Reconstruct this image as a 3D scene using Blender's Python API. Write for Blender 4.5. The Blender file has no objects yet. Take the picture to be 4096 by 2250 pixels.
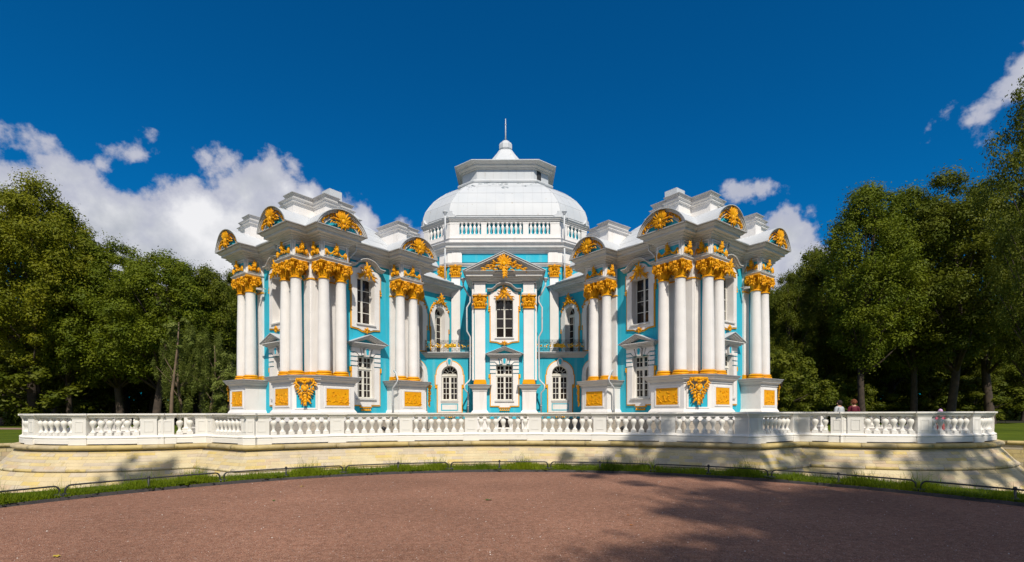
import bpy, math, random
import numpy as np
from mathutils import Matrix, Vector
from mathutils.geometry import tessellate_polygon
from math import sin, cos, pi, sqrt, radians as rad

random.seed(7)
SC = bpy.context.scene
COL = SC.collection
EYE = 1.65                      # camera height above the gravel; heights "h" below are measured from it

# ------------------------------------------------------------------ camera, sky, sun, exposure
cam_d = bpy.data.cameras.new('camera')
cam = bpy.data.objects.new('camera', cam_d)
COL.objects.link(cam)
cam.location = (0, 0, EYE)
cam.rotation_euler = (rad(90), rad(0.14), 0)
cam_d.sensor_width = 36
cam_d.lens = 36 * 2012 / 4096
cam_d.shift_y = 0.1285
cam_d.clip_end = 3000
cam_d.clip_start = 0.05
SC.camera = cam
SC.view_settings.view_transform = 'Standard'
SC.view_settings.look = 'None'
SC.view_settings.gamma = 1
SC.view_settings.use_curve_mapping = False
SC.view_settings.exposure = 0.13
SC.cycles.max_bounces = 6
SC.cycles.diffuse_bounces = 3
SC.cycles.transparent_max_bounces = 8
SUN_EL, SUN_AZ = rad(47), rad(11)        # azimuth to the right of straight behind the camera

W = bpy.data.worlds.new('World'); SC.world = W; W.use_nodes = True
nt = W.node_tree; N = nt.nodes; L = nt.links
for n in list(N): N.remove(n)
def nd(t, **k):
    n = N.new(t)
    for a, b in k.items(): setattr(n, a, b)
    return n
def mth(op, a, b=None, c=None, clamp=False):
    n = nd('ShaderNodeMath', operation=op); n.use_clamp = clamp
    for i, v in enumerate((a, b, c)):
        if v is None: continue
        if isinstance(v, (int, float)): n.inputs[i].default_value = v
        else: L.new(v, n.inputs[i])
    return n.outputs[0]
out = nd('ShaderNodeOutputWorld')
sky = nd('ShaderNodeTexSky'); sky.sky_type = 'NISHITA'; sky.sun_disc = False
sky.sun_elevation = SUN_EL; sky.sun_rotation = pi - SUN_AZ; sky.air_density = 1.0; sky.dust_density = 0.3; sky.ozone_density = 4.0
tint = nd('ShaderNodeMix', data_type='RGBA', blend_type='MULTIPLY'); tint.inputs[0].default_value = 1
L.new(sky.outputs[0], tint.inputs[6]); tint.inputs[7].default_value = (0.012, 0.60, 1.0, 1)
bg1 = nd('ShaderNodeBackground'); L.new(tint.outputs[2], bg1.inputs[0]); bg1.inputs[1].default_value = 0.086
tc = nd('ShaderNodeTexCoord')
DIR = tc.outputs['Generated']
def dirpx(x, y):
    v = Vector(((x - 2048) / 2012, 1, (1651 - y) / 2012)); v.normalize(); return v
mp = nd('ShaderNodeMapping'); mp.inputs['Scale'].default_value = (1, 1, 1.0); L.new(DIR, mp.inputs[0])
def noise(vec, scale, detail, rough=0.55, off=None):
    n = nd('ShaderNodeTexNoise'); n.inputs['Scale'].default_value = scale; n.inputs['Detail'].default_value = detail
    n.inputs['Roughness'].default_value = rough
    if off:
        m = nd('ShaderNodeMapping'); m.inputs['Location'].default_value = off; L.new(vec, m.inputs[0]); vec = m.outputs[0]
    L.new(vec, n.inputs['Vector']); return n
warp = noise(DIR, 5.0, 3)
wv = nd('ShaderNodeVectorMath', operation='SCALE'); wv.inputs['Scale'].default_value = 0.10
sub = nd('ShaderNodeVectorMath', operation='SUBTRACT'); L.new(warp.outputs['Color'], sub.inputs[0]); sub.inputs[1].default_value = (.5, .5, .5)
L.new(sub.outputs[0], wv.inputs[0])
addv = nd('ShaderNodeVectorMath', operation='ADD'); L.new(DIR, addv.inputs[0]); L.new(wv.outputs[0], addv.inputs[1])
WD = addv.outputs[0]
# clouds as soft masses at their directions in the sky: (x, y, radius) on the photograph's grid, strength
CL = [(-60, 540, 230, .80), (80, 450, 140, .62), (150, 540, 180, .74), (220, 640, 180, .8), (60, 760, 260, .95), (330, 700, 170, .72), (480, 610, 120, .66), (570, 540, 90, .46), (540, 620, 120, .72), (620, 600, 80, .5), (400, 560, 70, .4),
      (430, 860, 250, 1.0), (640, 830, 190, .7), (830, 630, 120, .70), (930, 680, 140, .74), (1030, 600, 40, .40), (1000, 800, 210, .85), (760, 950, 280, 1.1), (1130, 800, 130, .70),
      (1200, 720, 80, .5), (1260, 740, 50, .45), (1250, 900, 200, .9), (1450, 960, 170, .9), (1580, 900, 90, .66), (1000, 1020, 300, 1.1), (1350, 1040, 220, 1.0), (600, 1080, 300, 1.0), (1700, 1000, 160, .8),
      (265, 300, 34, .13), (185, 350, 50, .16),
      (2960, 790, 140, .74), (3040, 765, 100, .70), (2990, 740, 80, .6), (2940, 860, 130, .66), (3110, 960, 150, .9), (3200, 1020, 130, .9), (3220, 960, 90, .66), (3230, 830, 60, .36), (2900, 1080, 220, .8), (3040, 1080, 160, .9),
      (3720, 545, 80, .5), (3790, 505, 105, .62), (3850, 440, 80, .5), (3960, 460, 130, .8), (4050, 380, 140, .9), (4110, 290, 140, .9), (3880, 495, 100, .78), (4250, 240, 200, 1.0)]
acc = None
for (x, y, r, s) in CL:
    d = dirpx(x, y); k = 1 / Vector(((x - 2048) / 2012, 1, (1651 - y) / 2012)).length
    dist = nd('ShaderNodeVectorMath', operation='DISTANCE'); L.new(WD, dist.inputs[0]); dist.inputs[1].default_value = d
    mr = nd('ShaderNodeMapRange', interpolation_type='SMOOTHSTEP'); L.new(dist.outputs['Value'], mr.inputs[0])
    mr.inputs[1].default_value = r / 2012 * k * 1.35; mr.inputs[2].default_value = 0; mr.inputs[3].default_value = 0; mr.inputs[4].default_value = s
    acc = mr.outputs[0] if acc is None else mth('MAXIMUM', acc, mr.outputs[0])
# cumulus goes on outside the frame, thickened behind the camera as white fill light
far_n = noise(DIR, 1.3, 4, .5, (3, 1, 7)); sep = nd('ShaderNodeSeparateXYZ'); L.new(DIR, sep.inputs[0])
back = mth('MULTIPLY', mth('LESS_THAN', sep.outputs[1], 0.15), mth('MULTIPLY', mth('SUBTRACT', far_n.outputs['Fac'], 0.38, clamp=True), 5.0))
acc = mth('MAXIMUM', acc, back)
n1 = noise(mp.outputs[0], 7.0, 9, .58)
n2 = noise(mp.outputs[0], 22.0, 7, .6)
fb = mth('ADD', mth('MULTIPLY', n1.outputs['Fac'], 1.05), mth('MULTIPLY', n2.outputs['Fac'], .32))
dens = mth('ADD', acc, mth('MULTIPLY', mth('SUBTRACT', fb, 0.69), 2.7))
dens = mth('MULTIPLY', dens, mth('MULTIPLY', acc, 8.0, clamp=True))
maskr = nd('ShaderNodeMapRange', interpolation_type='SMOOTHSTEP'); L.new(dens, maskr.inputs[0])
maskr.inputs[1].default_value = 0.26; maskr.inputs[2].default_value = 0.56
core = nd('ShaderNodeMapRange', interpolation_type='SMOOTHSTEP'); L.new(dens, core.inputs[0]); core.inputs[1].default_value = .4; core.inputs[2].default_value = 1.15
n3 = noise(mp.outputs[0], 9.0, 7, .55, (5, 0, 0.35)); n4 = noise(mp.outputs[0], 3.0, 3, .5, (9, 2, 1))
shade = mth('ADD', mth('MULTIPLY', n3.outputs['Fac'], .75), mth('MULTIPLY', n4.outputs['Fac'], .55))
sr = nd('ShaderNodeMapRange'); L.new(shade, sr.inputs[0]); sr.inputs[1].default_value = .52; sr.inputs[2].default_value = .78
ccol = nd('ShaderNodeMix', data_type='RGBA'); L.new(sr.outputs[0], ccol.inputs[0])
ccol.inputs[6].default_value = (.80, .80, .82, 1); ccol.inputs[7].default_value = (.36, .39, .45, 1)
edge = nd('ShaderNodeMix', data_type='RGBA'); L.new(core.outputs[0], edge.inputs[0])
edge.inputs[6].default_value = (.42, .44, .54, 1); L.new(ccol.outputs[2], edge.inputs[7])
bg2 = nd('ShaderNodeBackground'); L.new(edge.outputs[2], bg2.inputs[0]); bg2.inputs[1].default_value = 1.0
mx = nd('ShaderNodeMixShader'); L.new(maskr.outputs[0], mx.inputs[0]); L.new(bg1.outputs[0], mx.inputs[1]); L.new(bg2.outputs[0], mx.inputs[2])
L.new(mx.outputs[0], out.inputs[0])

sun_d = bpy.data.lights.new('sun', 'SUN'); sun_d.energy = 4.2; sun_d.angle = rad(0.53); sun_d.color = (1.0, .92, .80)
sun = bpy.data.objects.new('sun', sun_d); COL.objects.link(sun)
sv = Vector((sin(SUN_AZ) * cos(SUN_EL), -cos(SUN_AZ) * cos(SUN_EL), sin(SUN_EL)))
sun.rotation_euler = sv.to_track_quat('Z', 'Y').to_euler()
sun.location = (20, -40, 60)

# ------------------------------------------------------------------ materials
def mat(name, c1, c2=None, scale=3.0, rough=.75, bump=0.0, bscale=40, detail=4, spec=.3, thr=(.35, .65), metal=0.0, extra=None):
    m = bpy.data.materials.new(name); m.use_nodes = True
    t = m.node_tree; n = t.nodes; l = t.links; b = n['Principled BSDF']
    b.inputs['Roughness'].default_value = rough; b.inputs['Specular IOR Level'].default_value = spec; b.inputs['Metallic'].default_value = metal
    tcn = n.new('ShaderNodeTexCoord')
    b.inputs['Base Color'].default_value = (*c1, 1)
    src = None
    if c2:
        nz = n.new('ShaderNodeTexNoise'); nz.inputs['Scale'].default_value = scale; nz.inputs['Detail'].default_value = detail
        l.new(tcn.outputs['Object'], nz.inputs['Vector'])
        r = n.new('ShaderNodeMapRange'); l.new(nz.outputs['Fac'], r.inputs[0]); r.inputs[1].default_value = thr[0]; r.inputs[2].default_value = thr[1]
        mixn = n.new('ShaderNodeMix'); mixn.data_type = 'RGBA'; l.new(r.outputs[0], mixn.inputs[0])
        mixn.inputs[6].default_value = (*c1, 1); mixn.inputs[7].default_value = (*c2, 1)
        src = mixn.outputs[2]
    if extra:       # list of (colour, scale, lo, hi): thin patches of another colour
        for (c, s, lo, hi, st) in extra:
            nz = n.new('ShaderNodeTexNoise'); nz.inputs['Scale'].default_value = s; nz.inputs['Detail'].default_value = 6
            mpn = n.new('ShaderNodeMapping'); mpn.inputs['Scale'].default_value = st; l.new(tcn.outputs['Object'], mpn.inputs[0]); l.new(mpn.outputs[0], nz.inputs['Vector'])
            r = n.new('ShaderNodeMapRange'); l.new(nz.outputs['Fac'], r.inputs[0]); r.inputs[1].default_value = lo; r.inputs[2].default_value = hi
            mixn = n.new('ShaderNodeMix'); mixn.data_type = 'RGBA'; l.new(r.outputs[0], mixn.inputs[0])
            if src: l.new(src, mixn.inputs[6])
            else: mixn.inputs[6].default_value = (*c1, 1)
            mixn.inputs[7].default_value = (*c, 1); src = mixn.outputs[2]
    if src: l.new(src, b.inputs['Base Color'])
    if bump:
        nz = n.new('ShaderNodeTexNoise'); nz.inputs['Scale'].default_value = bscale; nz.inputs['Detail'].default_value = 5
        l.new(tcn.outputs['Object'], nz.inputs['Vector'])
        bp = n.new('ShaderNodeBump'); bp.inputs['Strength'].default_value = bump; bp.inputs['Distance'].default_value = .02
        l.new(nz.outputs['Fac'], bp.inputs['Height']); l.new(bp.outputs[0], b.inputs['Normal'])
    return m
ST1 = (1, 1, 1); STV = (1, 1, .15)
M = {}
M['white'] = mat('white_plaster', (.80, .78, .76), (.74, .72, .70), 1.3, .8, .25, 30, extra=[((.66, .62, .56), 3.0, .58, .80, (1, 1, .10)), ((.54, .50, .45), 11, .67, .80, ST1)])
M['trimw'] = mat('white_moulding', (.60, .59, .57), (.54, .53, .515), 2.0, .75, .1, 20, extra=[((.44, .42, .40), 2.5, .60, .80, (1, 1, .3))])
M['rail'] = mat('white_marble', (.78, .75, .69), (.74, .72, .68), .8, .7, .15, 25, extra=[((.58, .54, .46), 3.0, .62, .80, ST1)])
M['cyan'] = mat('turquoise_plaster', (.024, .46, .62), (.035, .40, .53), .7, .85, .2, 25, extra=[((.12, .48, .58), 2.4, .54, .74, (1, 1, .10)), ((.03, .28, .36), 5, .62, .8, (1, 1, .2))])
M['gold'] = mat('ochre_paint', (.82, .39, .004), (.72, .31, .003), 3.0, .5, .1, 40, spec=.25)
M['gilt'] = mat('gilding', (.95, .58, .06), (.8, .42, .02), 9.0, .3, 0, metal=.6)
M['roofm'] = mat('painted_roof_metal', (.56, .58, .60), (.50, .53, .56), .5, .5, .15, 3, extra=[((.44, .44, .42), 2.2, .62, .80, (1, 1, .3))])
M['domem'] = mat('peeling_dome_paint', (.56, .58, .60), (.50, .53, .56), .5, .5, .15, 3, extra=[((.34, .30, .22), 5, .70, .74, (1, 1, .3))])
def peel(m):
    t = m.node_tree; n = t.nodes; l = t.links; b = n['Principled BSDF']; src = b.inputs['Base Color'].links[0].from_socket
    tcn = n.new('ShaderNodeTexCoord'); sp_ = n.new('ShaderNodeSeparateXYZ'); l.new(tcn.outputs['Object'], sp_.inputs[0])
    nz = n.new('ShaderNodeTexNoise'); nz.inputs['Scale'].default_value = 1.5; nz.inputs['Detail'].default_value = 8; nz.inputs['Roughness'].default_value = .7; l.new(tcn.outputs['Object'], nz.inputs['Vector'])
    hr = n.new('ShaderNodeMapRange'); l.new(sp_.outputs[2], hr.inputs[0]); hr.inputs[1].default_value = 16.2; hr.inputs[2].default_value = 18.3; hr.inputs[3].default_value = -.09; hr.inputs[4].default_value = .07
    ad = n.new('ShaderNodeMath'); ad.operation = 'ADD'; l.new(nz.outputs['Fac'], ad.inputs[0]); l.new(hr.outputs[0], ad.inputs[1])
    r = n.new('ShaderNodeMapRange'); l.new(ad.outputs[0], r.inputs[0]); r.inputs[1].default_value = .60; r.inputs[2].default_value = .62
    mixn = n.new('ShaderNodeMix'); mixn.data_type = 'RGBA'; l.new(r.outputs[0], mixn.inputs[0]); l.new(src, mixn.inputs[6]); mixn.inputs[7].default_value = (.17, .20, .22, 1); l.new(mixn.outputs[2], b.inputs['Base Color'])
peel(M['domem'])
M['under'] = mat('roof_seam', (.36, .37, .38), rough=.6)
M['lip'] = mat('cornice_metal_lip', (.36, .36, .37), (.45, .45, .46), 2, .5)
M['pipe'] = mat('downpipe_metal', (.52, .55, .57), (.58, .60, .62), 3, .45)
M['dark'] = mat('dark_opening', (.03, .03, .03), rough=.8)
M['frame'] = mat('window_paint', (.74, .72, .66), (.68, .66, .58), 3, .5)
M['iron'] = mat('black_iron', (.03, .032, .034), (.045, .045, .045), 8, .42, .2, 60)
M['granite'] = mat('dark_granite', (.045, .043, .047), (.07, .065, .065), 6, .75, .4, 60)
M['plinth'] = mat('grey_limestone', (.42, .37, .30), (.30, .28, .25), 1.5, .9, .5, 12, extra=[((.20, .19, .18), 6, .58, .68, (.3, .3, 4))])
M['paving'] = mat('terrace_paving', (.40, .36, .30), (.30, .28, .25), .7, .85, .3, 20)
stone_cols = [(.60, .48, .26), (.60, .51, .32), (.54, .46, .34), (.61, .48, .23), (.56, .43, .28), (.51, .43, .32), (.60, .49, .30), (.60, .46, .18)]
STONES = [mat('cream_stone', c, tuple(v * .86 for v in c), 2.5, .9, .6, 22, extra=[((.42, .33, .15), 4, .62, .76, ST1), ((.50, .42, .28), 18, .58, .74, ST1)]) for c in stone_cols]
COPE = [mat('coping_stone', c, tuple(v * .80 for v in c), 2.0, .85, .4, 30, extra=[((.26, .20, .06), 3.5, .56, .72, ST1)]) for c in ((.52, .41, .20), (.47, .38, .21), (.54, .42, .18), (.50, .41, .25))]
M['mortar'] = mat('mortar', (.62, .54, .38), rough=.95)
def glass_mat():
    m = bpy.data.materials.new('window_glass'); m.use_nodes = True
    b = m.node_tree.nodes['Principled BSDF']; b.inputs['Base Color'].default_value = (.018, .014, .013, 1); b.inputs['Roughness'].default_value = .03
    b.inputs['Specular IOR Level'].default_value = .45
    n = m.node_tree.nodes; l = m.node_tree.links
    tcn = n.new('ShaderNodeTexCoord'); nz = n.new('ShaderNodeTexNoise'); nz.inputs['Scale'].default_value = 1.1; l.new(tcn.outputs['Object'], nz.inputs['Vector'])
    bp = n.new('ShaderNodeBump'); bp.inputs['Strength'].default_value = .25; bp.inputs['Distance'].default_value = .05; l.new(nz.outputs['Fac'], bp.inputs['Height']); l.new(bp.outputs[0], b.inputs['Normal'])
    return m
M['glass'] = glass_mat()
def gravel_mat():
    m = bpy.data.materials.new('red_gravel'); m.use_nodes = True
    t = m.node_tree; n = t.nodes; l = t.links; b = n['Principled BSDF']; b.inputs['Roughness'].default_value = .95; b.inputs['Specular IOR Level'].default_value = .15
    tcn = n.new('ShaderNodeTexCoord')
    v = n.new('ShaderNodeTexVoronoi'); v.inputs['Scale'].default_value = 95; l.new(tcn.outputs['Object'], v.inputs['Vector'])
    cr = n.new('ShaderNodeValToRGB'); sepc = n.new('ShaderNodeSeparateColor'); l.new(v.outputs['Color'], sepc.inputs[0]); l.new(sepc.outputs[0], cr.inputs[0])
    e = cr.color_ramp.elements; e[0].position = 0; e[0].color = (.14, .064, .042, 1); e[1].position = 1; e[1].color = (.44, .27, .20, 1)
    for p, c in ((.25, (.28, .132, .086, 1)), (.6, (.36, .182, .118, 1)), (.9, (.37, .22, .15, 1)), (.985, (.36, .225, .165, 1))):
        x = e.new(p); x.color = c
    e[-1].color = (.62, .52, .48, 1)
    nz = n.new('ShaderNodeTexNoise'); nz.inputs['Scale'].default_value = .38; nz.inputs['Detail'].default_value = 7; l.new(tcn.outputs['Object'], nz.inputs['Vector'])
    r = n.new('ShaderNodeMapRange'); l.new(nz.outputs['Fac'], r.inputs[0]); r.inputs[1].default_value = .3; r.inputs[2].default_value = .7; r.inputs[3].default_value = .80; r.inputs[4].default_value = 1.16
    nz2 = n.new('ShaderNodeTexNoise'); nz2.inputs['Scale'].default_value = 9; nz2.inputs['Detail'].default_value = 6; l.new(tcn.outputs['Object'], nz2.inputs['Vector'])
    r2 = n.new('ShaderNodeMapRange'); l.new(nz2.outputs['Fac'], r2.inputs[0]); r2.inputs[1].default_value = .3; r2.inputs[2].default_value = .7; r2.inputs[3].default_value = .8; r2.inputs[4].default_value = 1.15
    mu = n.new('ShaderNodeMath'); mu.operation = 'MULTIPLY'; l.new(r.outputs[0], mu.inputs[0]); l.new(r2.outputs[0], mu.inputs[1])
    vm = n.new('ShaderNodeVectorMath'); vm.operation = 'SCALE'; l.new(cr.outputs[0], vm.inputs[0]); l.new(mu.outputs[0], vm.inputs['Scale']); l.new(vm.outputs[0], b.inputs['Base Color'])
    bp = n.new('ShaderNodeBump'); bp.inputs['Strength'].default_value = .8; bp.inputs['Distance'].default_value = .012; l.new(v.outputs['Distance'], bp.inputs['Height']); bp.invert = True
    l.new(bp.outputs[0], b.inputs['Normal'])
    return m
M['gravel'] = gravel_mat()
M['lawn'] = mat('lawn', (.060, .085, .004), (.10, .13, .006), .35, .9, .5, 8, 8, .1, extra=[((.10, .13, .02), 3, .55, .75, ST1), ((.03, .07, .008), 14, .5, .7, ST1)])
M['forest_floor'] = mat('forest_floor', (.018, .022, .008), (.03, .025, .012), .4, .95)
M['path'] = mat('path_gravel', (.30, .19, .15), (.25, .16, .12), 1, .95)
M['moss'] = mat('moat_rocks', (.30, .26, .21), (.2, .18, .15), 2, .9, .5, 6)
def leaf_mat(name, c1, c2, trans=.3):
    m = bpy.data.materials.new(name); m.use_nodes = True
    t = m.node_tree; n = t.nodes; l = t.links; n.remove(n['Principled BSDF']); o = n['Material Output']
    tcn = n.new('ShaderNodeTexCoord'); nz = n.new('ShaderNodeTexNoise'); nz.inputs['Scale'].default_value = .55; nz.inputs['Detail'].default_value = 6; l.new(tcn.outputs['Object'], nz.inputs['Vector'])
    r = n.new('ShaderNodeMapRange'); l.new(nz.outputs['Fac'], r.inputs[0]); r.inputs[1].default_value = .35; r.inputs[2].default_value = .65
    mixn = n.new('ShaderNodeMix'); mixn.data_type = 'RGBA'; l.new(r.outputs[0], mixn.inputs[0]); mixn.inputs[6].default_value = (*c1, 1); mixn.inputs[7].default_value = (*c2, 1)
    d = n.new('ShaderNodeBsdfPrincipled'); d.inputs['Roughness'].default_value = .6; d.inputs['Specular IOR Level'].default_value = .2; l.new(mixn.outputs[2], d.inputs['Base Color'])
    tr = n.new('ShaderNodeBsdfTranslucent'); l.new(mixn.outputs[2], tr.inputs[0]); mxs = n.new('ShaderNodeMixShader'); mxs.inputs[0].default_value = trans
    l.new(d.outputs[0], mxs.inputs[1]); l.new(tr.outputs[0], mxs.inputs[2]); l.new(mxs.outputs[0], o.inputs[0])
    return m
LEAF = [leaf_mat('linden_leaves', (.125, .145, .005), (.22, .22, .008)), leaf_mat('oak_leaves', (.070, .095, .005), (.135, .150, .008)),
        leaf_mat('birch_leaves', (.130, .165, .030), (.200, .235, .045)), leaf_mat('maple_leaves', (.080, .115, .005), (.160, .190, .008))]
M['bark'] = mat('bark', (.075, .055, .04), (.045, .035, .028), 3, .95, .6, 10)
M['bark_pale'] = mat('pale_bark', (.20, .14, .095), (.13, .095, .065), 2, .9, .5, 10)
M['grass'] = leaf_mat('grass_blades', (.10, .16, .004), (.24, .30, .010), .45)
M['weed'] = leaf_mat('weed_leaves', (.08, .15, .005), (.15, .22, .01), .3)

# ------------------------------------------------------------------ mesh tools
class MB:
    def __init__(s): s.v = []; s.f = []; s.smooth = False
    def add(s, vs, fs, Mx=None):
        o = len(s.v)
        s.v += [tuple(Mx @ Vector(p)) for p in vs] if Mx is not None else [tuple(p) for p in vs]
        s.f += [tuple(i + o for i in f) for f in fs]
    def join(s, other, Mx=None): s.add(other.v, other.f, Mx); return s
    def box(s, x0, x1, y0, y1, z0, z1, Mx=None):
        v = [(x0, y0, z0), (x1, y0, z0), (x1, y1, z0), (x0, y1, z0), (x0, y0, z1), (x1, y0, z1), (x1, y1, z1), (x0, y1, z1)]
        s.add(v, [(0, 3, 2, 1), (4, 5, 6, 7), (0, 1, 5, 4), (1, 2, 6, 5), (2, 3, 7, 6), (3, 0, 4, 7)], Mx); return s
    def tube(s, pts, r, n=6, Mx=None, caps=True):
        pts = [Vector(p) for p in pts]; k = len(pts); rs = r if isinstance(r, (list, tuple)) else [r] * k
        vs = []; up = None
        for i, p in enumerate(pts):
            t = (pts[min(i + 1, k - 1)] - pts[max(i - 1, 0)]); t = t.normalized() if t.length > 1e-9 else Vector((0, 0, 1))
            if up is None: up = Vector((0, 0, 1)) if abs(t.z) < .9 else Vector((0, 1, 0))
            a = t.cross(up)
            if a.length < 1e-6: a = t.cross(Vector((1, .3, 0)))
            a.normalize(); b = a.cross(t).normalized(); up = b
            for j in range(n):
                q = 2 * pi * j / n; vs.append(p + (a * cos(q) + b * sin(q)) * rs[i])
        fs = [(i * n + j, i * n + (j + 1) % n, (i + 1) * n + (j + 1) % n, (i + 1) * n + j) for i in range(k - 1) for j in range(n)]
        if caps: fs += [tuple(range(n))[::-1], tuple((k - 1) * n + j for j in range(n))]
        s.add(vs, fs, Mx); return s
    def lathe(s, prof, n=16, Mx=None, cx=0, cy=0, sx=1):
        vs = [(cx + r * cos(2 * pi * j / n) * sx, cy + r * sin(2 * pi * j / n), z) for (r, z) in prof for j in range(n)]
        k = len(prof)
        fs = [(i * n + j, i * n + (j + 1) % n, (i + 1) * n + (j + 1) % n, (i + 1) * n + j) for i in range(k - 1) for j in range(n)]
        fs += [tuple(range(n))[::-1], tuple((k - 1) * n + j for j in range(n))]
        s.add(vs, fs, Mx); return s
    def blob(s, c, r, n=7, m=5, Mx=None, rot=None):
        rx, ry, rz = r if isinstance(r, (tuple, list)) else (r, r, r)
        R = rot if rot is not None else Matrix.Identity(3)
        vs = []
        for i in range(1, m):
            a = pi * i / m
            for j in range(n):
                q = 2 * pi * j / n; vs.append(Vector(c) + R @ Vector((rx * sin(a) * cos(q), ry * sin(a) * sin(q), rz * cos(a))))
        vs += [Vector(c) + R @ Vector((0, 0, rz)), Vector(c) - R @ Vector((0, 0, rz))]; T = len(vs) - 2
        fs = [((i) * n + j, (i + 1) * n + j, (i + 1) * n + (j + 1) % n, i * n + (j + 1) % n) for i in range(m - 2) for j in range(n)]
        fs += [(T, j, (j + 1) % n) for j in range(n)] + [(T + 1, (m - 2) * n + (j + 1) % n, (m - 2) * n + j) for j in range(n)]
        s.add(vs, fs, Mx); return s
    def prism(s, poly, z0, z1, Mx=None):
        n = len(poly); vs = [(x, y, z0) for x, y in poly] + [(x, y, z1) for x, y in poly]
        fs = [(i, (i + 1) % n, n + (i + 1) % n, n + i) for i in range(n)] + [tuple(range(n))[::-1], tuple(range(n, 2 * n))]
        s.add(vs, fs, Mx); return s
    def plate(s, outer, holes=(), y0=0.0, y1=.1, Mx=None):
        """flat piece standing in the XZ plane, front at y0 (towards the viewer, -y), back at y1"""
        loops = [[Vector((x, z, 0)) for x, z in lp] for lp in [outer] + list(holes)]
        tris = tessellate_polygon(loops); flat = [p for lp in loops for p in lp]
        vs = [(p.x, y0, p.y) for p in flat] + [(p.x, y1, p.y) for p in flat]; n = len(flat); fs = []
        for t in tris:
            a, b, c = (flat[i] for i in t)
            if (b - a).cross(c - a).z < 0: t = t[::-1]
            fs.append(tuple(t)); fs.append(tuple(i + n for i in t[::-1]))
        o = 0
        for k, lp in enumerate(loops):
            m = len(lp); area = sum(lp[i].x * lp[(i + 1) % m].y - lp[(i + 1) % m].x * lp[i].y for i in range(m))
            fwd = (area > 0) == (k == 0)
            for i in range(m):
                a, b = o + i, o + (i + 1) % m
                fs.append((a, a + n, b + n, b) if fwd else (b, b + n, a + n, a))
            o += m
        s.add(vs, fs, Mx); return s
    def sweep(s, path, prof, closed=False, cap=None, Mx=None, flip=False):
        """path in plan, outward = right of the walking direction; prof = [(offset, z)...] bottom to top"""
        P = [Vector((p[0], p[1])) for p in path]; n = len(P); mit = []
        for i in range(n):
            a = P[i] - P[i - 1] if (closed or i > 0) else P[1] - P[0]
            b = P[(i + 1) % n] - P[i] if (closed or i < n - 1) else P[-1] - P[-2]
            na = Vector((a.y, -a.x)).normalized(); nb = Vector((b.y, -b.x)).normalized(); d = 1 + na.dot(nb)
            mit.append((na + nb) / max(d, .25))
        k = len(prof); vs = [(P[i].x + mit[i].x * o, P[i].y + mit[i].y * o, z) for (o, z) in prof for i in range(n)]
        fs = []; m = n if closed else n - 1
        for j in range(k - 1):
            for i in range(m):
                q = (j * n + i, j * n + (i + 1) % n, (j + 1) * n + (i + 1) % n, (j + 1) * n + i); fs.append(q)
        if cap in ('top', 'both') and closed:
            ring = [(k - 1) * n + i for i in range(n)]
            for t in tessellate_polygon([[Vector((vs[i][0], vs[i][1], 0)) for i in ring]]):
                a, b, c = (Vector(vs[ring[i]]) for i in t)
                fs.append(tuple(ring[i] for i in (t if (b - a).cross(c - a).z > 0 else t[::-1])))
        if cap == 'both' and closed:
            for t in tessellate_polygon([[Vector((vs[i][0], vs[i][1], 0)) for i in range(n)]]):
                a, b, c = (Vector(vs[i]) for i in t)
                fs.append(tuple(t if (b - a).cross(c - a).z < 0 else t[::-1]))
        if cap == 'ends' and not closed:
            fs.append(tuple(j * n for j in range(k))[::-1]); fs.append(tuple(j * n + n - 1 for j in range(k)))
        s.add(vs, fs, Mx); return s
    def mesh(s, name, mats, smooth=False):
        me = bpy.data.meshes.new(name); me.from_pydata(s.v, [], s.f)
        for m in (mats if isinstance(mats, (list, tuple)) else [mats]): me.materials.append(M[m] if isinstance(m, str) else m)
        if smooth or s.smooth: me.polygons.foreach_set('use_smooth', [True] * len(me.polygons))
        return me
WM = {}
I4 = Matrix.Identity(4)
def T(x, y, z): return Matrix.Translation((x, y, z))
def link(o, parent=None, Mw=I4):
    COL.objects.link(o); WM[o.name] = Mw
    if parent is not None:
        o.parent = parent; o.matrix_parent_inverse = Matrix.Identity(4); o.matrix_basis = WM[parent.name].inverted() @ Mw
    else: o.matrix_basis = Mw
    return o
def tag(o, label=None, cat=None, group=None, kind=None):
    for k, v in (('label', label), ('category', cat), ('group', group), ('kind', kind)):
        if v: o[k] = v
    return o
def empty(name, loc, label=None, cat=None, group=None):
    o = bpy.data.objects.new(name, None); o.empty_display_size = .3
    return tag(link(o, None, T(*loc)), label, cat, group)
def put(name, me, parent=None, Mw=I4):
    if isinstance(me, tuple): me = me[0].mesh(name, *me[1:])
    return link(bpy.data.objects.new(name, me), parent, Mw)
def build(tp, parent, Mw):
    """instantiate a template (name, mesh, [children], local matrix) under parent"""
    name, me, kids, ml = tp
    o = put(name, me, parent, Mw @ ml)
    for k in kids: build(k, o, Mw @ ml)
    return o
def tp(name, mb, m, kids=(), ml=I4, smooth=False): return (name, mb.mesh(name, m, smooth), list(kids), ml)
def arc(cx, cz, r, a0, a1, n): return [(cx + r * cos(rad(a0 + (a1 - a0) * i / n)), cz + r * sin(rad(a0 + (a1 - a0) * i / n))) for i in range(n + 1)]

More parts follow.
